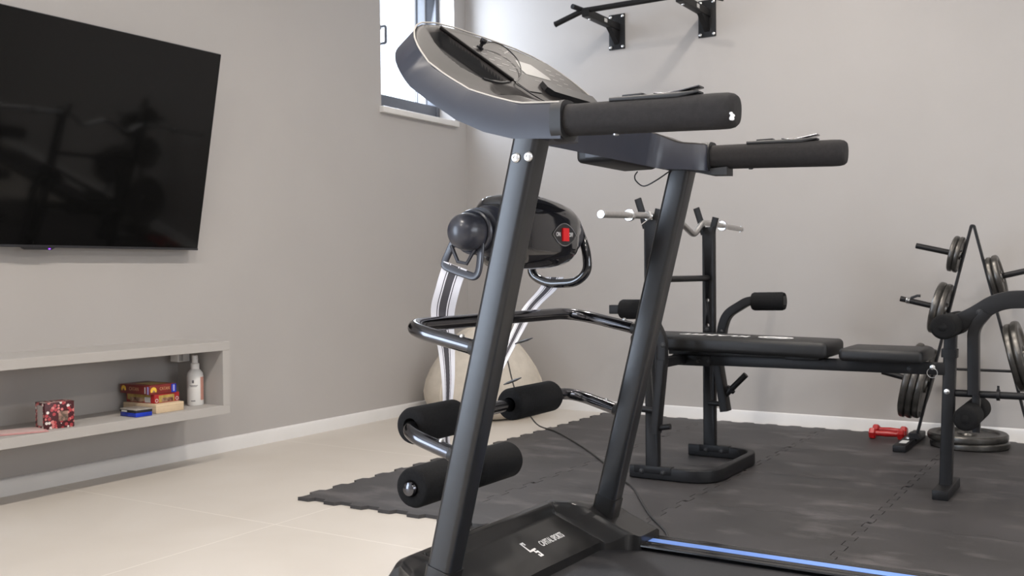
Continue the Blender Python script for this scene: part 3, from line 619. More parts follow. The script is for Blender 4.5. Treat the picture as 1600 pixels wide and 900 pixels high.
text('lettering', 'CAPITAL SPORTS', M_PRINT, hood, LF(2.388, -3.156), 0.024, 0.0003, 0.55, bold=0.0003)
def block(name, rects, M):
    m_ = MB()
    for x0, y0, x1, y1 in rects: m_.box((x0, y0, 0), (x1, y1, 0.0004), M=M)
    bmesh.ops.remove_doubles(m_.bm, verts=m_.bm.verts, dist=1e-5)
    return m_.build(name, M_PRINT, hood, smooth=0)
w_, t_ = 0.0135, 0.0048
block('emblem_letter', [(0, 0, t_, 0.032), (t_, 0, w_, t_), (t_, 0.032 - t_, w_, 0.032), (w_ - t_, 0.032 - t_ - 0.005, w_, 0.032 - t_)], LF(2.388, -3.262) @ Matrix.Translation((0, -0.008, 0)))
block('emblem_letter', [(0, 0, w_, t_), (0, t_, t_, t_ + 0.004), (w_ - t_, t_, w_, 0.0135), (0, 0.0135, w_, 0.0135 + t_), (0, 0.0135 + t_, t_, 0.027), (t_, 0.027 - t_, w_, 0.027)], LF(2.405, -3.249) @ Matrix.Translation((0, -0.010, 0)))
# deck, belt, side rails
fr = MB()
for s in (-1, 1): fr.box((2.25, YC + s * 0.37 - 0.025, 0.05), (3.92, YC + s * 0.37 + 0.025, 0.10), 0.004)
fr.box((2.28, YC - 0.35, 0.05), (2.33, YC + 0.35, 0.09), 0.004).box((3.86, YC - 0.35, 0.05), (3.92, YC + 0.35, 0.10), 0.004).build('base_frame', M_TUBE, tr)
MB().box((2.36, YC - 0.325, 0.125), (3.88, YC + 0.325, 0.146), 0.004).lathe([(0, -0.325), (0.022, -0.325), (0.022, 0.325), (0, 0.325)], (3.88, YC, 0.124), (0, 1, 0), 24).build('running_belt', M_BELT, tr)
for s in (-1, 1):
    yy = YC + s * 0.3725; pts = []
    prof = [(-0.046, 0.0), (-0.046, 0.038), (-0.054, 0.046), (-0.053, 0.0495), (-0.040, 0.0515), (-0.034, 0.0497), (-0.028, 0.0515), (-0.020, 0.0515), (-0.016, 0.0500), (0.016, 0.0500), (0.020, 0.0515), (0.028, 0.0515), (0.034, 0.0497), (0.040, 0.0515), (0.053, 0.0495), (0.054, 0.046), (0.046, 0.038), (0.046, 0.0)]
    ra = MB().prism([(2.50, yy + a, 0.108 + b) for a, b in prof], (1.40, 0, 0)).build('side_rail', M_RAILTOP, tr, smooth=40)
    MB().box((2.515, yy - 0.0145, 0.1575), (3.89, yy + 0.0145, 0.1588)).build('blue_stripe', M_STRIPE, ra, smooth=0, label='blue stripe along the rail')
    MB().box((3.88, yy - 0.06, 0.02), (3.96, yy + 0.06, 0.172), 0.012).build('end_cap', M_HOOD, tr)
for x in (2.35, 3.85):
    for s in (-1, 1): MB().lathe([(0, 0), (0.02, 0), (0.024, 0.006), (0.020, 0.052), (0, 0.052)], (x, YC + s * 0.37, 0.0122), (0, 0, 1), 20).build('foot', M_RUB, tr)
# bars in front of the uprights
def hoop(name, zj, xr, zr, r):
    xj = ux(zj) - 0.024
    P = rounded([(xj, YC - HU, zj), (xr + 0.035, YC - HU, zr - 0.002), (xr, YC - HU + 0.012, zr), (xr, YC + HU - 0.012, zr), (xr + 0.035, YC + HU, zr - 0.002), (xj, YC + HU, zj)], [0, 0.05, 0.03, 0.03, 0.05, 0], 6)
    P = rounded([(xj, YC - HU, zj), (xr, YC - HU, zr), (xr, YC + HU, zr), (xj, YC + HU, zj)], 0.080, 14)
    o = MB().tube(P, r, 20).build(name, M_CHR, tr, smooth=50)
    for s in (-1, 1):
        d = (Vector((xj, 0, zj)) - Vector((xr, 0, zr))).normalized(); p = Vector((xj, YC + s * HU, zj))
        MB().tube([p - d * 0.013, p + d * 0.006], r + 0.0012, 20).build('end_plug', M_BLK, o)
        q_ = p - d * 0.035
        MB().lathe([(0, 0), (0.005, 0), (0.005, 0.003), (0.003, 0.006), (0, 0.006)], q_ + Vector((0, 0, r - 0.0015)), (0, 0, 1), 14).build('bolt', M_BOLT, o)
    return o
def foam(par, x, z, y0, y1, r, hole=0.016):
    L_ = y1 - y0; b = min(0.010, r * 0.3)
    return MB().lathe([(hole, 0.0), (hole + 0.004, -0.0), (r - b, 0), (r - b * 0.3, b * 0.3), (r, b), (r, L_ - b), (r - b * 0.3, L_ - b * 0.3), (r - b, L_), (hole, L_), (hole, 0)], (x, y0, z), (0, 1, 0), 36).build('foam_roller', M_FOAM, par, smooth=50)
hoop('upper_bar', 0.664, 2.338, 0.700, 0.0138)
lo_ = hoop('lower_bar', 0.468, 2.330, 0.506, 0.0138)
foam(lo_, 2.330, 0.506, -3.598, -3.445, 0.036); foam(lo_, 2.330, 0.506, -3.240, -3.050, 0.036)
fbz, fbx = 0.352, 2.232
fo = MB().tube([(fbx, -3.472, fbz), (fbx, -3.083, fbz)], 0.015, 18).tube([(fbx + 0.015, YC, 0.235), (fbx, YC, fbz)], 0.017, 18).box((fbx - 0.005, YC - 0.03, 0.17), (fbx + 0.05, YC + 0.03, 0.24), 0.006).build('foot_bar', M_BLK, tr)
foam(fo, fbx, fbz, -3.470, -3.310, 0.0425, 0.0152); foam(fo, fbx, fbz, -3.250, -3.085, 0.0425, 0.0152)
for s, yy in ((-1, -3.471), (1, -3.084)): MB().lathe([(0.0175, 0), (0.0175, 0.002), (0.014, 0.009), (0.007, 0.0125), (0, 0.013)], (fbx, yy, fbz), (0, s, 0), 24).build('end_cap', M_CHR, fo)
# massage motor on a post above the upper bar
mx, mz = 2.400, 0.885
prs, pth = [], []
for y, k, kx in ((-3.402, 0.70, 0.70), (-3.398, 0.80, 0.82), (-3.385, 0.92, 0.94), (-3.35, 1.0, 1.0), (-3.27, 0.99, 1.0), (-3.21, 0.93, 1.0), (-3.17, 0.86, 0.98), (-3.15, 0.78, 0.92), (-3.138, 0.66, 0.82), (-3.132, 0.50, 0.62)):
    pth.append((mx, y, mz - (0.030 * (1 - k) if y > -3.3 else 0.0))); prs.append([(a * kx, b * k) for a, b in rrect(0.134, 0.158, 0.048, 7)])
mo = MB().sweep(pth, prs).build('massage_motor', M_GLOSS, tr, smooth=60)
MB().sweep([(2.338, YC, 0.70), (2.372, YC, 0.825)], rrect(0.05, 0.04, 0.006)).build('motor_post', M_BLK, tr)
for s, y in ((-1, -3.400), (1, -3.135)):
    MB().lathe([(0, -0.01), (0.052, -0.005), (0.052, 0.018), (0.046, 0.026), (0.046, 0.050), (0.030, 0.054), (0, 0.054)], (mx - 0.008, y, mz), (0, s, 0), 36).build('drum', M_KNOB, mo)
    if s < 0: MB().lathe([(0.030, 0.050), (0.0355, 0.052), (0.0375, 0.060), (0.0375, 0.092), (0.034, 0.108), (0.026, 0.119), (0.014, 0.126), (0, 0.128)], (mx - 0.008, y, mz - 0.004), (0, s, 0), 36).build('knob', M_KNOB, mo)
vt = MB()
for i in range(3):
    for k in range(5):
        a = R(58 + i * 13); vt.lathe([(0, 0), (0.0032, 0), (0.0032, 0.0008), (0, 0.0008)], (mx + 0.028 + 0.036 * math.cos(a), -3.375 + k * 0.018, mz + 0.0405 + 0.038 * math.sin(a)), (math.cos(a), 0, math.sin(a)), 10)
vt.build('vent_hole', M_BLK, mo)
# switch plate on the motor's front
fxm = mx + 0.0671; pl = []
for k in range(25):
    t = -1 + 2 * k / 24; pl.append((t * 0.052, 0.024 * (1 - t * t)))
alm = pl + [(a, -b) for a, b in pl[-2:0:-1]]; SC = (-3.228, 0.880)
MB().prism([(fxm - 0.002, SC[0] + a, SC[1] + b) for a, b in alm], (0.0030, 0, 0)).build('switch_plate', M_BLK, mo, smooth=0)
MB().tube([(fxm + 0.001, SC[0] + a, SC[1] + b) for a, b in alm], 0.0011, 6, closed=True).build('switch_border', M_BOLT, mo)
MB().prism([(fxm, SC[0] - 0.013, SC[1] + 0.014), (fxm, SC[0] + 0.013, SC[1] + 0.014), (fxm, SC[0] + 0.013, SC[1] - 0.014), (fxm, SC[0] - 0.013, SC[1] - 0.014)], (0.005, 0, 0)).build('rocker_switch', M_REDSW, mo, smooth=0)
text('switch_print', 'ON', M_PRINT, mo, frame((fxm + 0.0012, SC[0] - 0.028, SC[1]), (0, 1, 0), (0, 0, 1)), 0.013, 0.0002, 0.9)
text('switch_print', 'OFF', M_PRINT, mo, frame((fxm + 0.0012, SC[0] + 0.028, SC[1]), (0, 1, 0), (0, 0, 1)), 0.013, 0.0002, 0.8)
HKL = spline([(2.350, -3.470, 0.870), (2.336, -3.474, 0.840), (2.330, -3.478, 0.822), (2.336, -3.480, 0.812), (2.385, -3.480, 0.796), (2.404, -3.480, 0.793), (2.412, -3.478, 0.806), (2.414, -3.474, 0.840), (2.414, -3.470, 0.872)], 5)
hk = MB().sweep(HKL, rrect(0.016, 0.007, 0.003, 3), up=(0, 1, 0)).tube([Vector((mx - 0.008 + 0.041 * math.cos(R(a)), -3.468, mz - 0.004 + 0.041 * math.sin(R(a)))) for a in range(0, 360, 12)], 0.005, 8, closed=True)
hk.tube([(2.345, -3.476, 0.855), (2.362, -3.478, 0.822), (2.384, -3.479, 0.818), (2.404, -3.476, 0.850)], 0.004, 8)
hk.build('belt_hook', M_KNOB, mo)
HKR = rounded([(2.402, -3.065, 0.930), (2.440, -3.075, 0.850), (2.446, -3.08, 0.800), (2.415, -3.08, 0.775), (2.340, -3.08, 0.772), (2.292, -3.08, 0.795), (2.300, -3.075, 0.850), (2.345, -3.065, 0.930)], 0.022, 5, closed=True)
MB().tube(HKR, 0.0105, 14, closed=True).build('belt_hook', M_GLOSS, mo, smooth=60)
# massage belt: one striped webbing loop hanging from the two hooks
def ribbon(name, rows, thick, m_, **k):
    bm = bmesh.new(); uv = bm.loops.layers.uv.new('UVMap'); ctr = [Vector(r[0]) for r in rows]
    dense = spline([r[0] for r in rows], 8); wd = spline([r[1] for r in rows], 8); V = []
    for i, (c, w) in enumerate(zip(dense, wd)):
        t = (dense[min(i + 1, len(dense) - 1)] - dense[max(i - 1, 0)]).normalized(); n = t.cross(w.normalized()).normalized() * thick
        V.append([bm.verts.new(p) for p in (c - w / 2 + n, c + w / 2 + n, c + w / 2 - n, c - w / 2 - n)])
    for i, (A, B) in enumerate(zip(V, V[1:])):
        for j, (u0, u1) in enumerate(((0, 1), (1, 1), (1, 0), (0, 0))):
            f = bm.faces.new((A[j], A[(j + 1) % 4], B[(j + 1) % 4], B[j])); f.smooth = True
            for lp, u in zip(f.loops, (u0, u1, u1, u0)): lp[uv].uv = (u, i / len(V))
    bm.faces.new(V[0][::-1]); bm.faces.new(V[-1])
    org = Vector(rows[0][0]); bmesh.ops.translate(bm, verts=bm.verts, vec=-org)
    bmesh.ops.recalc_face_normals(bm, faces=bm.faces); me_ = bpy.data.meshes.new(name); bm.to_mesh(me_); bm.free(); me_.set_sharp_from_angle(angle=R(40))
    o = bpy.data.objects.new(name, me_); COL.objects.link(o); o.location = org; me_.materials.append(m_); ORG[o] = org
    return tag(o, **k)
rows = [((2.358, -3.481, 0.815), (0.056, 0, -0.018)), ((2.330, -3.468, 0.770), (0.054, 0.004, -0.012)), ((2.294, -3.438, 0.715), (0.044, 0.022, -0.006)), ((2.290, -3.420, 0.640), (0.030, 0.018, 0)), ((2.290, -3.415, 0.570), (0.022, 0.014, 0)), ((2.280, -3.406, 0.500), (0.012, 0.012, 0)), ((2.274, -3.400, 0.440), (0.008, 0.012, 0)),
        ((2.276, -3.375, 0.402), (0.012, 0.008, 0.008)), ((2.282, -3.330, 0.405), (0.024, 0.0, 0.006)), ((2.280, -3.290, 0.460), (0.020, 0.0, 0.01)), ((2.274, -3.226, 0.545), (0.020, 0.010, 0.004)), ((2.290, -3.160, 0.640), (0.024, 0.012, 0.004)), ((2.296, -3.092, 0.712), (0.036, 0.010, 0.002)), ((2.340, -3.080, 0.760), (0.048, 0.0, 0)), ((2.358, -3.080, 0.788), (0.050, 0, 0))]
mb_ = ribbon('massage_belt', rows, 0.0011, M_STRAP, label='white and dark grey striped massage belt looping below the treadmill motor', cat='belt')
for (p, ax, ln) in (((2.315, -3.150, 0.642), (0.6, 0.6, 0.25), 0.022), ((2.305, -3.185, 0.552), (0.6, 0.6, 0.30), 0.022), ((2.318, -3.440, 0.660), (0.3, 0.4, -0.9), 0.020)):
    a = Vector(ax).normalized(); MB().sweep([Vector(p) - a * ln, Vector(p) - a * ln * 0.5, Vector(p) + a * ln * 0.4, Vector(p) + a * ln], [[(c * q, d * q) for c, d in rrect(0.016, 0.004, 0.0018)] for q in (0.3, 0.95, 1.0, 0.35)]).build('fastening_tab', M_BLK, mb_)
# safety key clipped on the ledge, its cord running down to the handlebar joint
sk = empty('safety_key', PP(2.350, -3.375, 0.004), 'black treadmill safety key with a thin curved cord lying on the console', 'safety key')
kp = PP(2.352, -3.380, 0.0026)
MB().lathe([(0, 0), (0.008, 0), (0.008, 0.003), (0.004, 0.005), (0.004, 0.010), (0.0065, 0.012), (0.0075, 0.017), (0.0065, 0.022), (0, 0.023)], kp, PN + Vector((0, 0, 0.4)), 20).build('key_plug', M_GLOSS, sk)
MB().tube(spline([kp + PN * 0.014, PP(2.338, -3.320, 0.016), PP(2.340, -3.272, 0.014), PP(2.362, -3.252, 0.010), PP(2.395, -3.290, 0.006), PP(2.421, -3.350, 0.0045), PP(2.431, -3.338, 0.0045), PP(2.442, -3.312, 0.004), PP(2.452, -3.278, 0.0035), PP(2.49, -3.235, 0.003)], 10), 0.0014, 8).build('cord', M_CORD, sk)
# mains cord over the floor
tc_ = MB()
tc_.tube(spline([(2.36, -2.84, 0.055), (2.365, -2.70, 0.020), (2.36, -2.50, 0.0163), (2.325, -2.356, 0.0163), (2.185, -2.165, 0.0163), (2.06, -1.97, 0.0163), (1.95, -1.80, 0.0163), (1.82, -1.655, 0.0163), (1.654, -1.441, 0.0163), (1.42, -1.17, 0.0163), (1.10, -0.845, 0.0163), (0.93, -0.735, 0.022), (0.845, -0.700, 0.080), (0.780, -0.700, 0.170), (0.745, -0.690, 0.245), (0.712, -0.672, 0.325), (0.63, -0.58, 0.405), (0.50, -0.40, 0.505), (0.33, -0.17, 0.45), (0.22, -0.035, 0.36)], 10), 0.0036, 10)
pcd = empty('power_cord', (1.654, -1.441, 0.0125), 'black power cord curving over the rubber mats towards the corner', 'cord')
tc_.build('cable', M_CORD, pcd)
MB().lathe([(0, 0), (0.014, 0), (0.017, 0.012), (0.017, 0.030), (0, 0.030)], (0.22, -0.044, 0.36), (0, 1, 0), 18).build('plug', M_CORD, pcd)
so = empty('wall_socket', (0.22, -0.006, 0.36), 'white wall socket low in the corner behind the beanbag', 'socket')
MB().box((0.18, -0.0135, 0.32), (0.26, -0.0005, 0.40), 0.003).build('cover_plate', M_WHITE, so)

# ------------------------------------------------------------------ weight bench
BY = -1.35
wb = empty('weight_bench', (2.40, BY, ZM), 'black weight bench with barbell uprights, flat pad, butterfly arms and leg curl rollers', 'weight bench')
def bolt(mb, p, ax, r=0.0085): mb.lathe([(0, 0), (r * 1.25, 0), (r * 1.25, 0.0012), (r, 0.0016), (r * 0.9, 0.006), (r * 0.5, 0.0075), (0, 0.0075)], p, ax, 16); return mb
def bbolt(par, p, ax, m_=None, r=0.0085): bolt(MB(), p, ax, r).build('bolt', m_ or M_BENCHT, par)
YN, YF = -1.625, -1.085
# base: bent rail open towards the head end
P = rounded([(1.865, YN, 0.038), (2.185, YN, 0.038), (2.185, YF, 0.038), (1.885, YF, 0.038)], 0.115, 10)
br = MB().sweep(P, rrect(0.030, 0.048, 0.005, 3)).build('base_rail', M_BENCHT, wb)
for yy, x0, x1, s in ((YN, 1.885, 2.035, -1), (YF, 1.935, 2.065, -1)):
    MB().box((x0, yy - 0.0175, ZM + 0.024), (x1, yy + 0.0175, 0.0645), 0.002).build('post_bracket', M_BENCHT, br)
    for x in (x0 + 0.030, x1 - 0.032): bbolt(br, (x, yy - 0.0172, 0.042), (0, s, 0), M_BLK)
XPN, XPF = 1.9565, 1.978
for name, x, y, h in (('n', XPN, YN, 0.993), ('f', XPF, YF, 0.983)):
    po_ = MB().sweep([(x, y, 0.062), (x, y, h)], rrect(0.030, 0.052, 0.004, 3), up=(1, 0, 0)).build('barbell_post', M_BENCHT, wb)
    MB().sweep([(x - 0.022, y, h - 0.03), (x - 0.036, y, h + 0.020), (x - 0.056, y, h + 0.082)], rrect(0.026, 0.012, 0.002, 2), up=(0, 1, 0)).sweep([(x + 0.012, y, h - 0.03), (x + 0.021, y, h + 0.006), (x + 0.030, y, h + 0.040)], rrect(0.026, 0.012, 0.002, 2), up=(0, 1, 0)).build('bar_hook', M_BENCHT, po_)
    hl = MB()
    for z in (0.675, 0.57):
        hl.lathe([(0.0, -0.03), (0.0085, -0.03), (0.0085, 0.03), (0, 0.03)], (x - 0.004, y, z), (0, 1, 0), 20)
    cut = hl.build('cutter', M_BLK, wb); md = po_.modifiers.new('holes', 'BOOLEAN'); md.object = cut; md.solver = 'EXACT'
    bpy.context.view_layer.update(); nm_ = bpy.data.meshes.new_from_object(po_.evaluated_get(bpy.context.evaluated_depsgraph_get()))
    po_.modifiers.clear(); po_.data = nm_; bpy.data.objects.remove(cut)
MB().tube([(XPN, YN, 0.768), (XPF, YF, 0.768)], 0.0125, 16).build('cross_tube', M_BENCHT, wb)
# pads
def pad(name, x0, x1, z0, z1, wy, tilt=0.0, r=0.018):
    m_ = MB().box((x0, BY - wy / 2, z0), (x1, BY + wy / 2, z1), r, 4)
    for v in m_.bm.verts: v.co.z -= tilt * (v.co.x - x0)
    return m_.build(name, M_VINYL, wb, smooth=60)
bp_ = pad('backrest', 1.790, 2.568, 0.492, 0.552, 0.255, 0.018)
pad('seat', 2.606, 2.890, 0.473, 0.519, 0.252, 0.004, 0.016)
pz = lambda x: 0.552 - 0.018 * (x - 1.79) + 0.0004
text('lettering', 'KLARFIT', M_PRINT, bp_, frame((2.105, BY - 0.005, pz(2.105)), (-1, 0, 0.018), (0, -1, 0)), 0.074, 0.0003, 1.0, bold=0.0022)
ov = [(2.345 + 0.062 * math.cos(R(a)), BY - 0.005 + 0.040 * math.sin(R(a))) for a in range(0, 360, 10)]
MB().sweep([Vector((x, y, pz(x) + 0.0004)) for x, y in ov], rrect(0.010, 0.0012, 0.0004, 2), closed=True).sweep([Vector((2.345 + 0.040 * math.sin(R(a)), BY - 0.005 + 0.040 * math.sin(R(a)) * math.cos(R(a)), 0)) + Vector((0, 0, pz(2.345 + 0.040 * math.sin(R(a))) + 0.0008)) for a in range(0, 360, 10)], rrect(0.010, 0.0010, 0.0004, 2), closed=True).build('emblem', M_PRINT, bp_, smooth=0)
MB().box((1.93, BY - 0.060, 0.470), (2.50, BY - 0.030, 0.4915), 0.002).box((1.93, BY + 0.030, 0.470), (2.50, BY + 0.060, 0.4915), 0.002).box((2.40, BY - 0.07, 0.466), (2.525, BY + 0.07, 0.4845), 0.003).build('pad_support', M_BENCHT, wb)
bm_ = MB().box((1.96, BY - 0.022, 0.428), (2.945, BY + 0.022, 0.470), 0.003).box((1.952, YN + 0.015, 0.432), (1.990, YF - 0.015, 0.468), 0.003).box((1.93, BY - 0.026, 0.424), (2.09, BY + 0.026, 0.466), 0.003).build('main_beam', M_BENCHT, wb)
for x in (2.04, 2.085, 2.83): bbolt(bm_, (x, BY - 0.0258 if x < 2.5 else BY - 0.0218, 0.446), (0, -1, 0), M_BLK)
bbolt(bm_, (2.905, BY - 0.0218, 0.455), (0, -1, 0), M_BOLT, 0.007)
MB().tube([Vector((2.905 + 0.017 * math.cos(R(a)), BY - 0.030, 0.436 + 0.017 * math.sin(R(a)))) for a in range(0, 360, 20)], 0.0012, 8, closed=True).build('pin_ring', M_BOLT, wb)
# front leg and foot
fl = MB().sweep([(2.944, BY, 0.044), (2.963, BY, 0.625)], rrect(0.040, 0.040, 0.004, 3), up=(0, 1, 0)).sweep([(2.9575, BY, 0.490), (2.9585, BY, 0.520)], rrect(0.050, 0.050, 0.004, 3), up=(0, 1, 0)).build('front_leg', M_BENCHT, wb)
MB().box((2.918, -1.475, ZM), (2.970, -1.205, 0.046), 0.003).build('front_foot', M_BENCHT, wb)
bbolt(fl, (2.951, BY - 0.0200, 0.372), (0, -1, 0), M_BOLT, 0.0075)
# leg curl lever: bent arm, strut, two roller rods
def flat(path, w, t, rad): return rounded(path, rad, 10), rrect(t, w, 0.003, 3)
p_, q_ = flat([(2.955, BY, 0.600), (3.03, BY, 0.632), (3.115, BY, 0.692), (3.46, BY, 0.700)], 0.060, 0.034, 0.075)
le = MB().sweep(p_, [(a, b) for a, b in q_]).build('curl_lever', M_BENCHT, wb)
bbolt(le, (3.055, BY - 0.0172, 0.648), (0, -1, 0), M_BLK, 0.010)
MB().sweep(rounded([(3.075, BY, 0.648), (3.034, BY, 0.595), (3.034, BY, 0.365)], 0.05, 8), rrect(0.036, 0.050, 0.003, 3), up=(0, 1, 0)).sweep([(3.042, BY, 0.37), (3.042, BY, 0.235)], rrect(0.025, 0.025, 0.003, 2), up=(0, 1, 0)).build('lever_strut', M_BENCHT, le)
def rollers(par, x, z, r, yc=BY, a=0.020, L_=0.155, name='foam_rod'):
    o = MB().tube([(x, yc - a - L_ + 0.002, z), (x, yc + a + L_ - 0.002, z)], 0.0125, 16).build(name, M_BLK, par)
    for y0, y1 in ((yc - a - L_, yc - a), (yc + a, yc + a + L_)):
        foam(o, x, z, y0, y1, r, 0.0128)
    for s in (-1, 1): MB().lathe([(0.0135, 0), (0.0135, 0.002), (0.009, 0.004), (0, 0.004)], (x, yc + s * (a + L_), z), (0, s, 0), 18).build('end_cap', M_FOAM, o)
    return o
rollers(wb, 2.962, 0.604, 0.0415); rollers(le, 3.030, 0.300, 0.0400, a=0.022, L_=0.150)
pt = MB().tube([(2.960, BY + 0.005, 0.366), (3.52, BY + 0.005, 0.366)], 0.0125, 16).build('plate_tube', M_BENCHT, wb)
MB().lathe([(0.0126, 0), (0.019, 0), (0.019, 0.010), (0.0126, 0.010)], (3.105, BY + 0.005, 0.366), (1, 0, 0), 18).tube([(3.11, BY + 0.005, 0.38), (3.11, BY + 0.005, 0.398)], 0.004, 8).build('stop_collar', M_BENCHT, pt)
# butterfly arms: far arm stands up with its foam, near arm swung to the head end
P = rounded([(2.030, YF, 0.455), (2.032, YF, 0.545), (2.054, YF, 0.618), (2.148, YF, 0.674), (2.300, YF, 0.676)], [0, 0.03, 0.035, 0.02, 0], 6)
bf = MB().sweep(P, rrect(0.036, 0.042, 0.004, 3), up=(0, 1, 0)).build('butterfly_arm', M_BENCHT, wb)
MB().lathe([(0.0, 0), (0.034, 0), (0.0375, 0.008), (0.0375, 0.122), (0.034, 0.132), (0.018, 0.134), (0, 0.134)], (2.166, YF, 0.671), (1, 0, 0.015), 32).build('foam_grip', M_FOAM, bf)
bbolt(bf, (2.038, YF - 0.0165, 0.545), (0, -1, 0), M_BLK); bbolt(bf, (1.972, YF - 0.016, 0.55), (0, -1, 0), M_BLK)
MB().sweep([(2.020, YF - 0.03, 0.452), (2.058, YF - 0.03, 0.215)], rrect(0.032, 0.056, 0.003, 3), up=(0, 1, 0)).tube([(1.985, YF - 0.03, 0.245), (2.055, YF - 0.03, 0.242)], 0.011, 14).build('arm_drop_link', M_BENCHT, bf)
MB().tube([(2.055, YF - 0.03, 0.280), (2.142, YF - 0.02, 0.370)], 0.0125, 16).lathe([(0.0126, 0), (0.020, 0), (0.020, 0.012), (0.0126, 0.012)], (2.075, YF - 0.028, 0.301), (0.087, 0.01, 0.09), 16).build('weight_peg', M_BENCHT, bf)
P = rounded([(2.012, YN - 0.032, 0.455), (2.012, YN - 0.032, 0.545), (1.985, YN - 0.032, 0.60), (1.955, YN - 0.032, 0.655), (1.800, YN - 0.032, 0.655)], [0, 0.04, 0.05, 0.03, 0], 6)
bn = MB().sweep(P, rrect(0.034, 0.034, 0.004, 3), up=(0, 1, 0)).build('butterfly_arm', M_BENCHT, wb)
MB().lathe([(0.0, 0), (0.018, 0), (0.034, 0.002), (0.0375, 0.010), (0.0375, 0.110), (0.034, 0.118), (0, 0.120)], (1.842, YN - 0.032, 0.656), (1, 0, 0), 32).build('foam_grip', M_FOAM, bn)
MB().sweep([(2.012, YN - 0.032, 0.470), (1.982, YN - 0.032, 0.195)], rrect(0.030, 0.046, 0.003, 3), up=(0, 1, 0)).build('arm_drop_link', M_BENCHT, bn)
MB().tube([(1.900, YN - 0.034, 0.283), (1.982, YN - 0.034, 0.278)], 0.0125, 16).tube([(1.995, YN - 0.03, 0.214), (2.040, YN - 0.03, 0.222)], 0.011, 14).build('weight_peg', M_BENCHT, bn)
bbolt(bn, (2.020, YN - 0.048, 0.525), (0, -1, 0), M_BLK)

# curl bar lying in the bench hooks
BX = 1.956
cb = empty('curl_bar', (BX, -1.33, 1.0), 'chrome curl barbell without plates resting in the hooks of the weight bench', 'barbell')
zb_ = 1.008
P = rounded([(BX, -2.035, zb_ - 0.012), (BX, -1.575, zb_ + 0.002), (BX - 0.004, -1.485, zb_ - 0.060), (BX - 0.004, -1.352, zb_ - 0.006), (BX - 0.004, -1.188, zb_ - 0.062), (BX, -1.095, zb_ - 0.004), (BX, -0.625, zb_ - 0.018)], 0.030, 6)
MB().tube(P, 0.0125, 18).build('bar', M_BAR, cb, smooth=60)
def ax_at(y): return lerp(y, [-2.035, -1.575, -1.095, -0.625], [zb_ - 0.012, zb_ + 0.002, zb_ - 0.004, zb_ - 0.018])
for y in (-1.815, -0.862): MB().lathe([(0.0122, -0.008), (0.020, -0.008), (0.022, -0.005), (0.022, 0.005), (0.020, 0.008), (0.0122, 0.008)], (BX, y, ax_at(y)), (0, 1, 0), 24).build('stop_ring', M_STEEL, cb)
for y in (-2.040, -0.620): MB().lathe([(0, -0.006), (0.0132, -0.006), (0.0138, -0.003), (0.0138, 0.006), (0, 0.006)], (BX, y, ax_at(y)), (0, 1, 0), 20).build('end_cap', M_STEEL, cb)
hc = [Vector((BX + 0.0155 * math.cos(R(a)), -1.665 + 0.020 * (a / 700.0), ax_at(-1.66) + 0.0155 * math.sin(R(a)))) for a in range(-70, 640, 20)]
MB().tube([Vector((BX - 0.020, -1.668, ax_at(-1.66) - 0.032))] + hc + [Vector((BX - 0.040, -1.645, ax_at(-1.66) + 0.014))], 0.0026, 8).build('spring_clip', M_STEEL, cb)

# ------------------------------------------------------------------ plate tree
wr = empty('weight_rack', (2.90, -0.36, ZM), 'black A-frame plate tree holding iron weight plates by the back wall', 'weight rack')
RYL = -0.36
LEG = {-1: ((2.891, 0.958), (2.668, 0.030)), 1: ((2.917, 0.958), (3.140, 0.030))}
MB().sweep(rounded([(2.668, RYL, 0.030), (2.899, RYL, 0.985), (2.909, RYL, 0.985), (3.140, RYL, 0.030)], 0.020, 8), rrect(0.010, 0.030, 0.0015, 2), up=(0, 1, 0)).build('bent_frame', M_BENCHT, wr)
for s, xf_ in ((-1, 2.643), (1, 3.165)):
    ft = MB().box((xf_ - 0.027, -0.600, ZM), (xf_ + 0.027, -0.120, 0.042), 0.004).build('foot', M_BENCHT, wr)
    if s < 0:
        MB().box((xf_ - 0.014, -0.530, 0.0421), (xf_ + 0.016, -0.450, 0.0426)).build('sticker', M_STICK, ft, smooth=0)
        bbolt(ft, (xf_ - 0.002, -0.395, 0.042), (0, 0, 1), M_BOLT, 0.008)
    MB().prism([(xf_ + s * 0.0, RYL - 0.03, 0.042), (xf_ - s * 0.05, RYL - 0.03, 0.042), (xf_ - s * 0.035, RYL - 0.03, 0.066), (xf_ + s * 0.0, RYL - 0.03, 0.066)], (0, 0.06, 0)).build('foot_clamp', M_BENCHT, ft, smooth=0)
MB().tube([(2.744, RYL, 0.358), (3.064, RYL, 0.358)], 0.006, 10).build('cross_rod', M_BENCHT, wr)
lean = math.atan2(0.230, 0.955)
pegs = {}
for key, s, z, ln in (('lt', -1, 0.856, 0.195), ('lm', -1, 0.617, 0.205), ('ll', -1, 0.284, 0.205), ('rt', 1, 0.752, 0.200), ('rl', 1, 0.412, 0.205)):
    (xa, za), (xb_, zb2) = LEG[s]; x = xa + (xb_ - xa) * (za - z) / (za - zb2)
    d = Vector((s * math.cos(lean), 0, math.sin(lean))); b = Vector((x, RYL, z)) + d * 0.0045; pegs[key] = (b, d, ln)
    MB().tube([b, b + d * ln], 0.0125, 16).build('plate_peg', M_BENCHT, wr)
sc_b, sc_d, _ = pegs['lm']
sc = empty('spring_collar', sc_b + sc_d * 0.165, 'small chrome spring collar on the end of the middle left plate peg', 'collar')
p0 = sc_b + sc_d * 0.160; nn = Vector((-sc_d.z, 0, sc_d.x)); sd = Vector((0, 1, 0))
if nn.z < 0: nn = -nn
MB().tube([p0 + sc_d * (0.018 * a / 1080) + (nn * math.cos(R(a)) + sd * math.sin(R(a))) * 0.0150 for a in range(0, 1081, 20)], 0.0022, 8).build('coil', M_STEEL, sc)
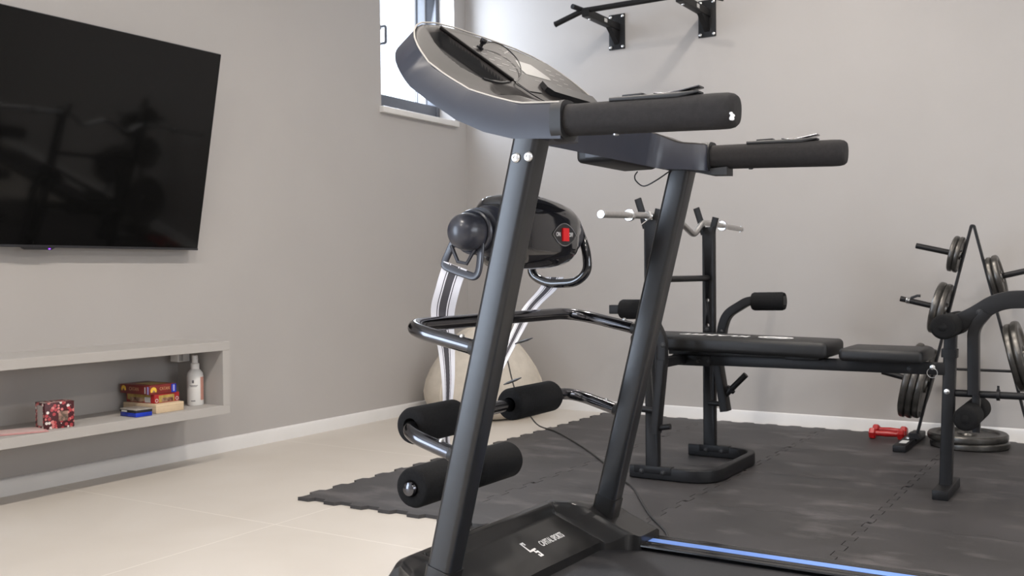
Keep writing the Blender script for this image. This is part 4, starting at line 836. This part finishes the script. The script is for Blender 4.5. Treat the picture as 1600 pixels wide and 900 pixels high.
MB().sweep([p0 + nn * 0.013 + sc_d * 0.002, p0 + nn * 0.030 + sc_d * -0.022, p0 + nn * 0.032 + sc_d * -0.035], rrect(0.012, 0.007, 0.002), up=sd).build('grip_tab', M_BLK, sc)
# weight plates
def plate_mesh(Rr, t):
    h = t / 2; lip = Rr * 0.80
    p = [(0.0142, -h), (Rr * 0.24, -h), (Rr * 0.27, -h * 0.45), (lip - 0.006, -h * 0.40), (lip, -h * 0.92), (lip + 0.004, -h), (Rr - 0.006, -h), (Rr - 0.001, -h * 0.6), (Rr, 0), (Rr - 0.001, h * 0.6), (Rr - 0.006, h), (lip + 0.004, h), (lip, h * 0.92), (lip - 0.006, h * 0.40), (Rr * 0.27, h * 0.45), (Rr * 0.24, h), (0.0142, h), (0.0142, -h)]
    m_ = MB().lathe(p, (0, 0, 0), (0, 0, 1), 64); o = m_.build('weight_plate', M_IRON, smooth=32, loc=(0, 0, 0))
    return o
PL = {}
def place_plate(Rr, t, loc, axis, label, group):
    k = (Rr, t)
    if k not in PL: o = PL[k] = plate_mesh(Rr, t)
    else: o = PL[k].copy(); COL.objects.link(o)
    o.location = loc; o.rotation_euler = Vector(axis).to_track_quat('Z', 'Y').to_euler()
    tag(o, label, 'weight plate', group); return o
def peg_plates(key, specs, where, names):
    b, d, _ = pegs[key]; s = 0.0035
    for (Rr, t), nm in zip(specs, names):
        # a plate hangs with its bore resting on the peg
        n_up = Vector((-d.z, 0, d.x)); n_up = n_up if n_up.z > 0 else -n_up
        place_plate(Rr, t, b + d * (s + t / 2) - n_up * 0.0012, d, '%s iron weight plate %s, %s' % ('small' if Rr < 0.1 else 'medium' if Rr < 0.13 else 'large', where, nm), 'iron plates hanging on the plate tree')
        s += t + 0.0008
peg_plates('lt', ((0.080, 0.021), (0.080, 0.021)), 'on the top left peg of the plate tree', ('inner of two', 'outer of two'))
peg_plates('lm', ((0.114, 0.026), (0.116, 0.028)), 'on the middle left peg', ('inner of two', 'outer of two'))
peg_plates('ll', ((0.160, 0.028), (0.168, 0.028), (0.172, 0.026)), 'on the lowest left peg', ('innermost of three', 'middle of three', 'outermost of three'))
peg_plates('rt', ((0.094, 0.023), (0.097, 0.025)), 'on the upper right peg of the plate tree', ('inner of two', 'outer of two'))
peg_plates('rl', ((0.148, 0.028), (0.155, 0.030)), 'on the lower right peg', ('inner of two', 'outer of two'))
place_plate(0.163, 0.0305, (2.880, -0.290, ZM + 0.0158), (0, 0, 1), 'large iron weight plate lying flat on the rubber mat, underneath another plate', 'iron plates lying on the mat')
place_plate(0.166, 0.031, (2.873, -0.292, ZM + 0.0158 + 0.0312), (0, 0, 1), 'large iron weight plate lying flat on top of another plate on the mat', 'iron plates lying on the mat')

# ------------------------------------------------------------------ dumbbells
def dumbbell(loc, ang, label):
    d = empty('dumbbell', (0, 0, 0), label, 'dumbbell', 'red dumbbells on the mat')
    MB().lathe([(0, -0.052), (0.0125, -0.052), (0.0125, -0.03), (0.0142, 0.0), (0.0125, 0.03), (0.0125, 0.052), (0, 0.052)], (0, 0, 0.0255), (1, 0, 0), 20).build('handle', M_RED, d)
    for s in (-1, 1):
        m_ = MB().lathe([(0, 0.0), (0.020, 0.0), (0.0275, 0.006), (0.0275, 0.022), (0.022, 0.029), (0, 0.030)], (0, 0, 0), (0, 0, 1), 6)
        for v in m_.bm.verts:
            a, b, c = v.co; v.co = Vector((s * (0.048 + c), a * math.cos(R(0)) , b + 0.0240))
        m_.build('head', M_RED, d, smooth=25)
    d.location = loc; d.rotation_euler = (0, 0, R(ang)); return d
dumbbell((2.527, -0.275, ZM + 0.0002), 4, 'red dumbbell lying nearer the room, in front of the other red one')
dumbbell((2.520, -0.165, ZM + 0.0002), -2, 'red dumbbell lying against the back wall behind the other red one')

# ------------------------------------------------------------------ pull-up bar on the back wall
pu = empty('pull_up_bar', (1.30, 0, 2.14), 'black wall-mounted pull-up bar with angled grips on two brackets', 'pull-up bar')
mainz = 2.186; mainy = -0.365
gr = MB().tube(rounded([(0.845, mainy - 0.002, 2.138), (1.005, mainy, mainz), (1.62, mainy, mainz), (1.78, mainy - 0.002, 2.138)], 0.02, 5), 0.0150, 18).build('grip_bar', M_BENCHT, pu)
for s, xx in ((-1, 0.845), (1, 1.78)): MB().lathe([(0, 0), (0.0160, 0), (0.0160, 0.006), (0, 0.009)], (xx, mainy - 0.002, 2.138), (s * 0.955, 0, -0.29), 18).build('end_cap', M_BLK, gr)
for x in (1.032, 1.5635):
    wp = MB().box((x - 0.0495, -0.0065, 2.044), (x + 0.0495, -0.0005, 2.241), 0.002).build('wall_plate', M_BENCHT, pu)
    for dx in (-0.037, 0.037):
        for z in (2.058, 2.227): MB().lathe([(0, 0), (0.0082, 0), (0.0075, 0.004), (0.004, 0.006), (0, 0.006)], (x + dx, -0.0063, z), (0, -1, 0), 16).build('bolt', M_BOLT, wp)
    MB().sweep([(x, -0.006, 2.168), (x, -0.385, 2.168)], rrect(0.040, 0.040, 0.003, 3)).build('arm', M_BENCHT, pu)
    MB().prism([(x - 0.014, -0.006, 2.148), (x - 0.014, -0.115, 2.148), (x - 0.014, -0.006, 2.072)], (0.028, 0, 0)).build('gusset', M_BENCHT, wp, smooth=0)
    MB().tube([(x - 0.030, -0.345, 2.193), (x - 0.052, -0.430, 2.200)], 0.0135, 16).build('stub_grip', M_BENCHT, pu)
    MB().lathe([(0, 0), (0.007, 0), (0.006, 0.004), (0, 0.005)], (x - 0.004, -0.33, 2.1482), (0, 0, -1), 14).build('bolt', M_BOLT, pu)
    MB().box((x + 0.0201, -0.20, 2.158), (x + 0.0206, -0.165, 2.178)).build('sticker', M_STICK, pu, smooth=0)
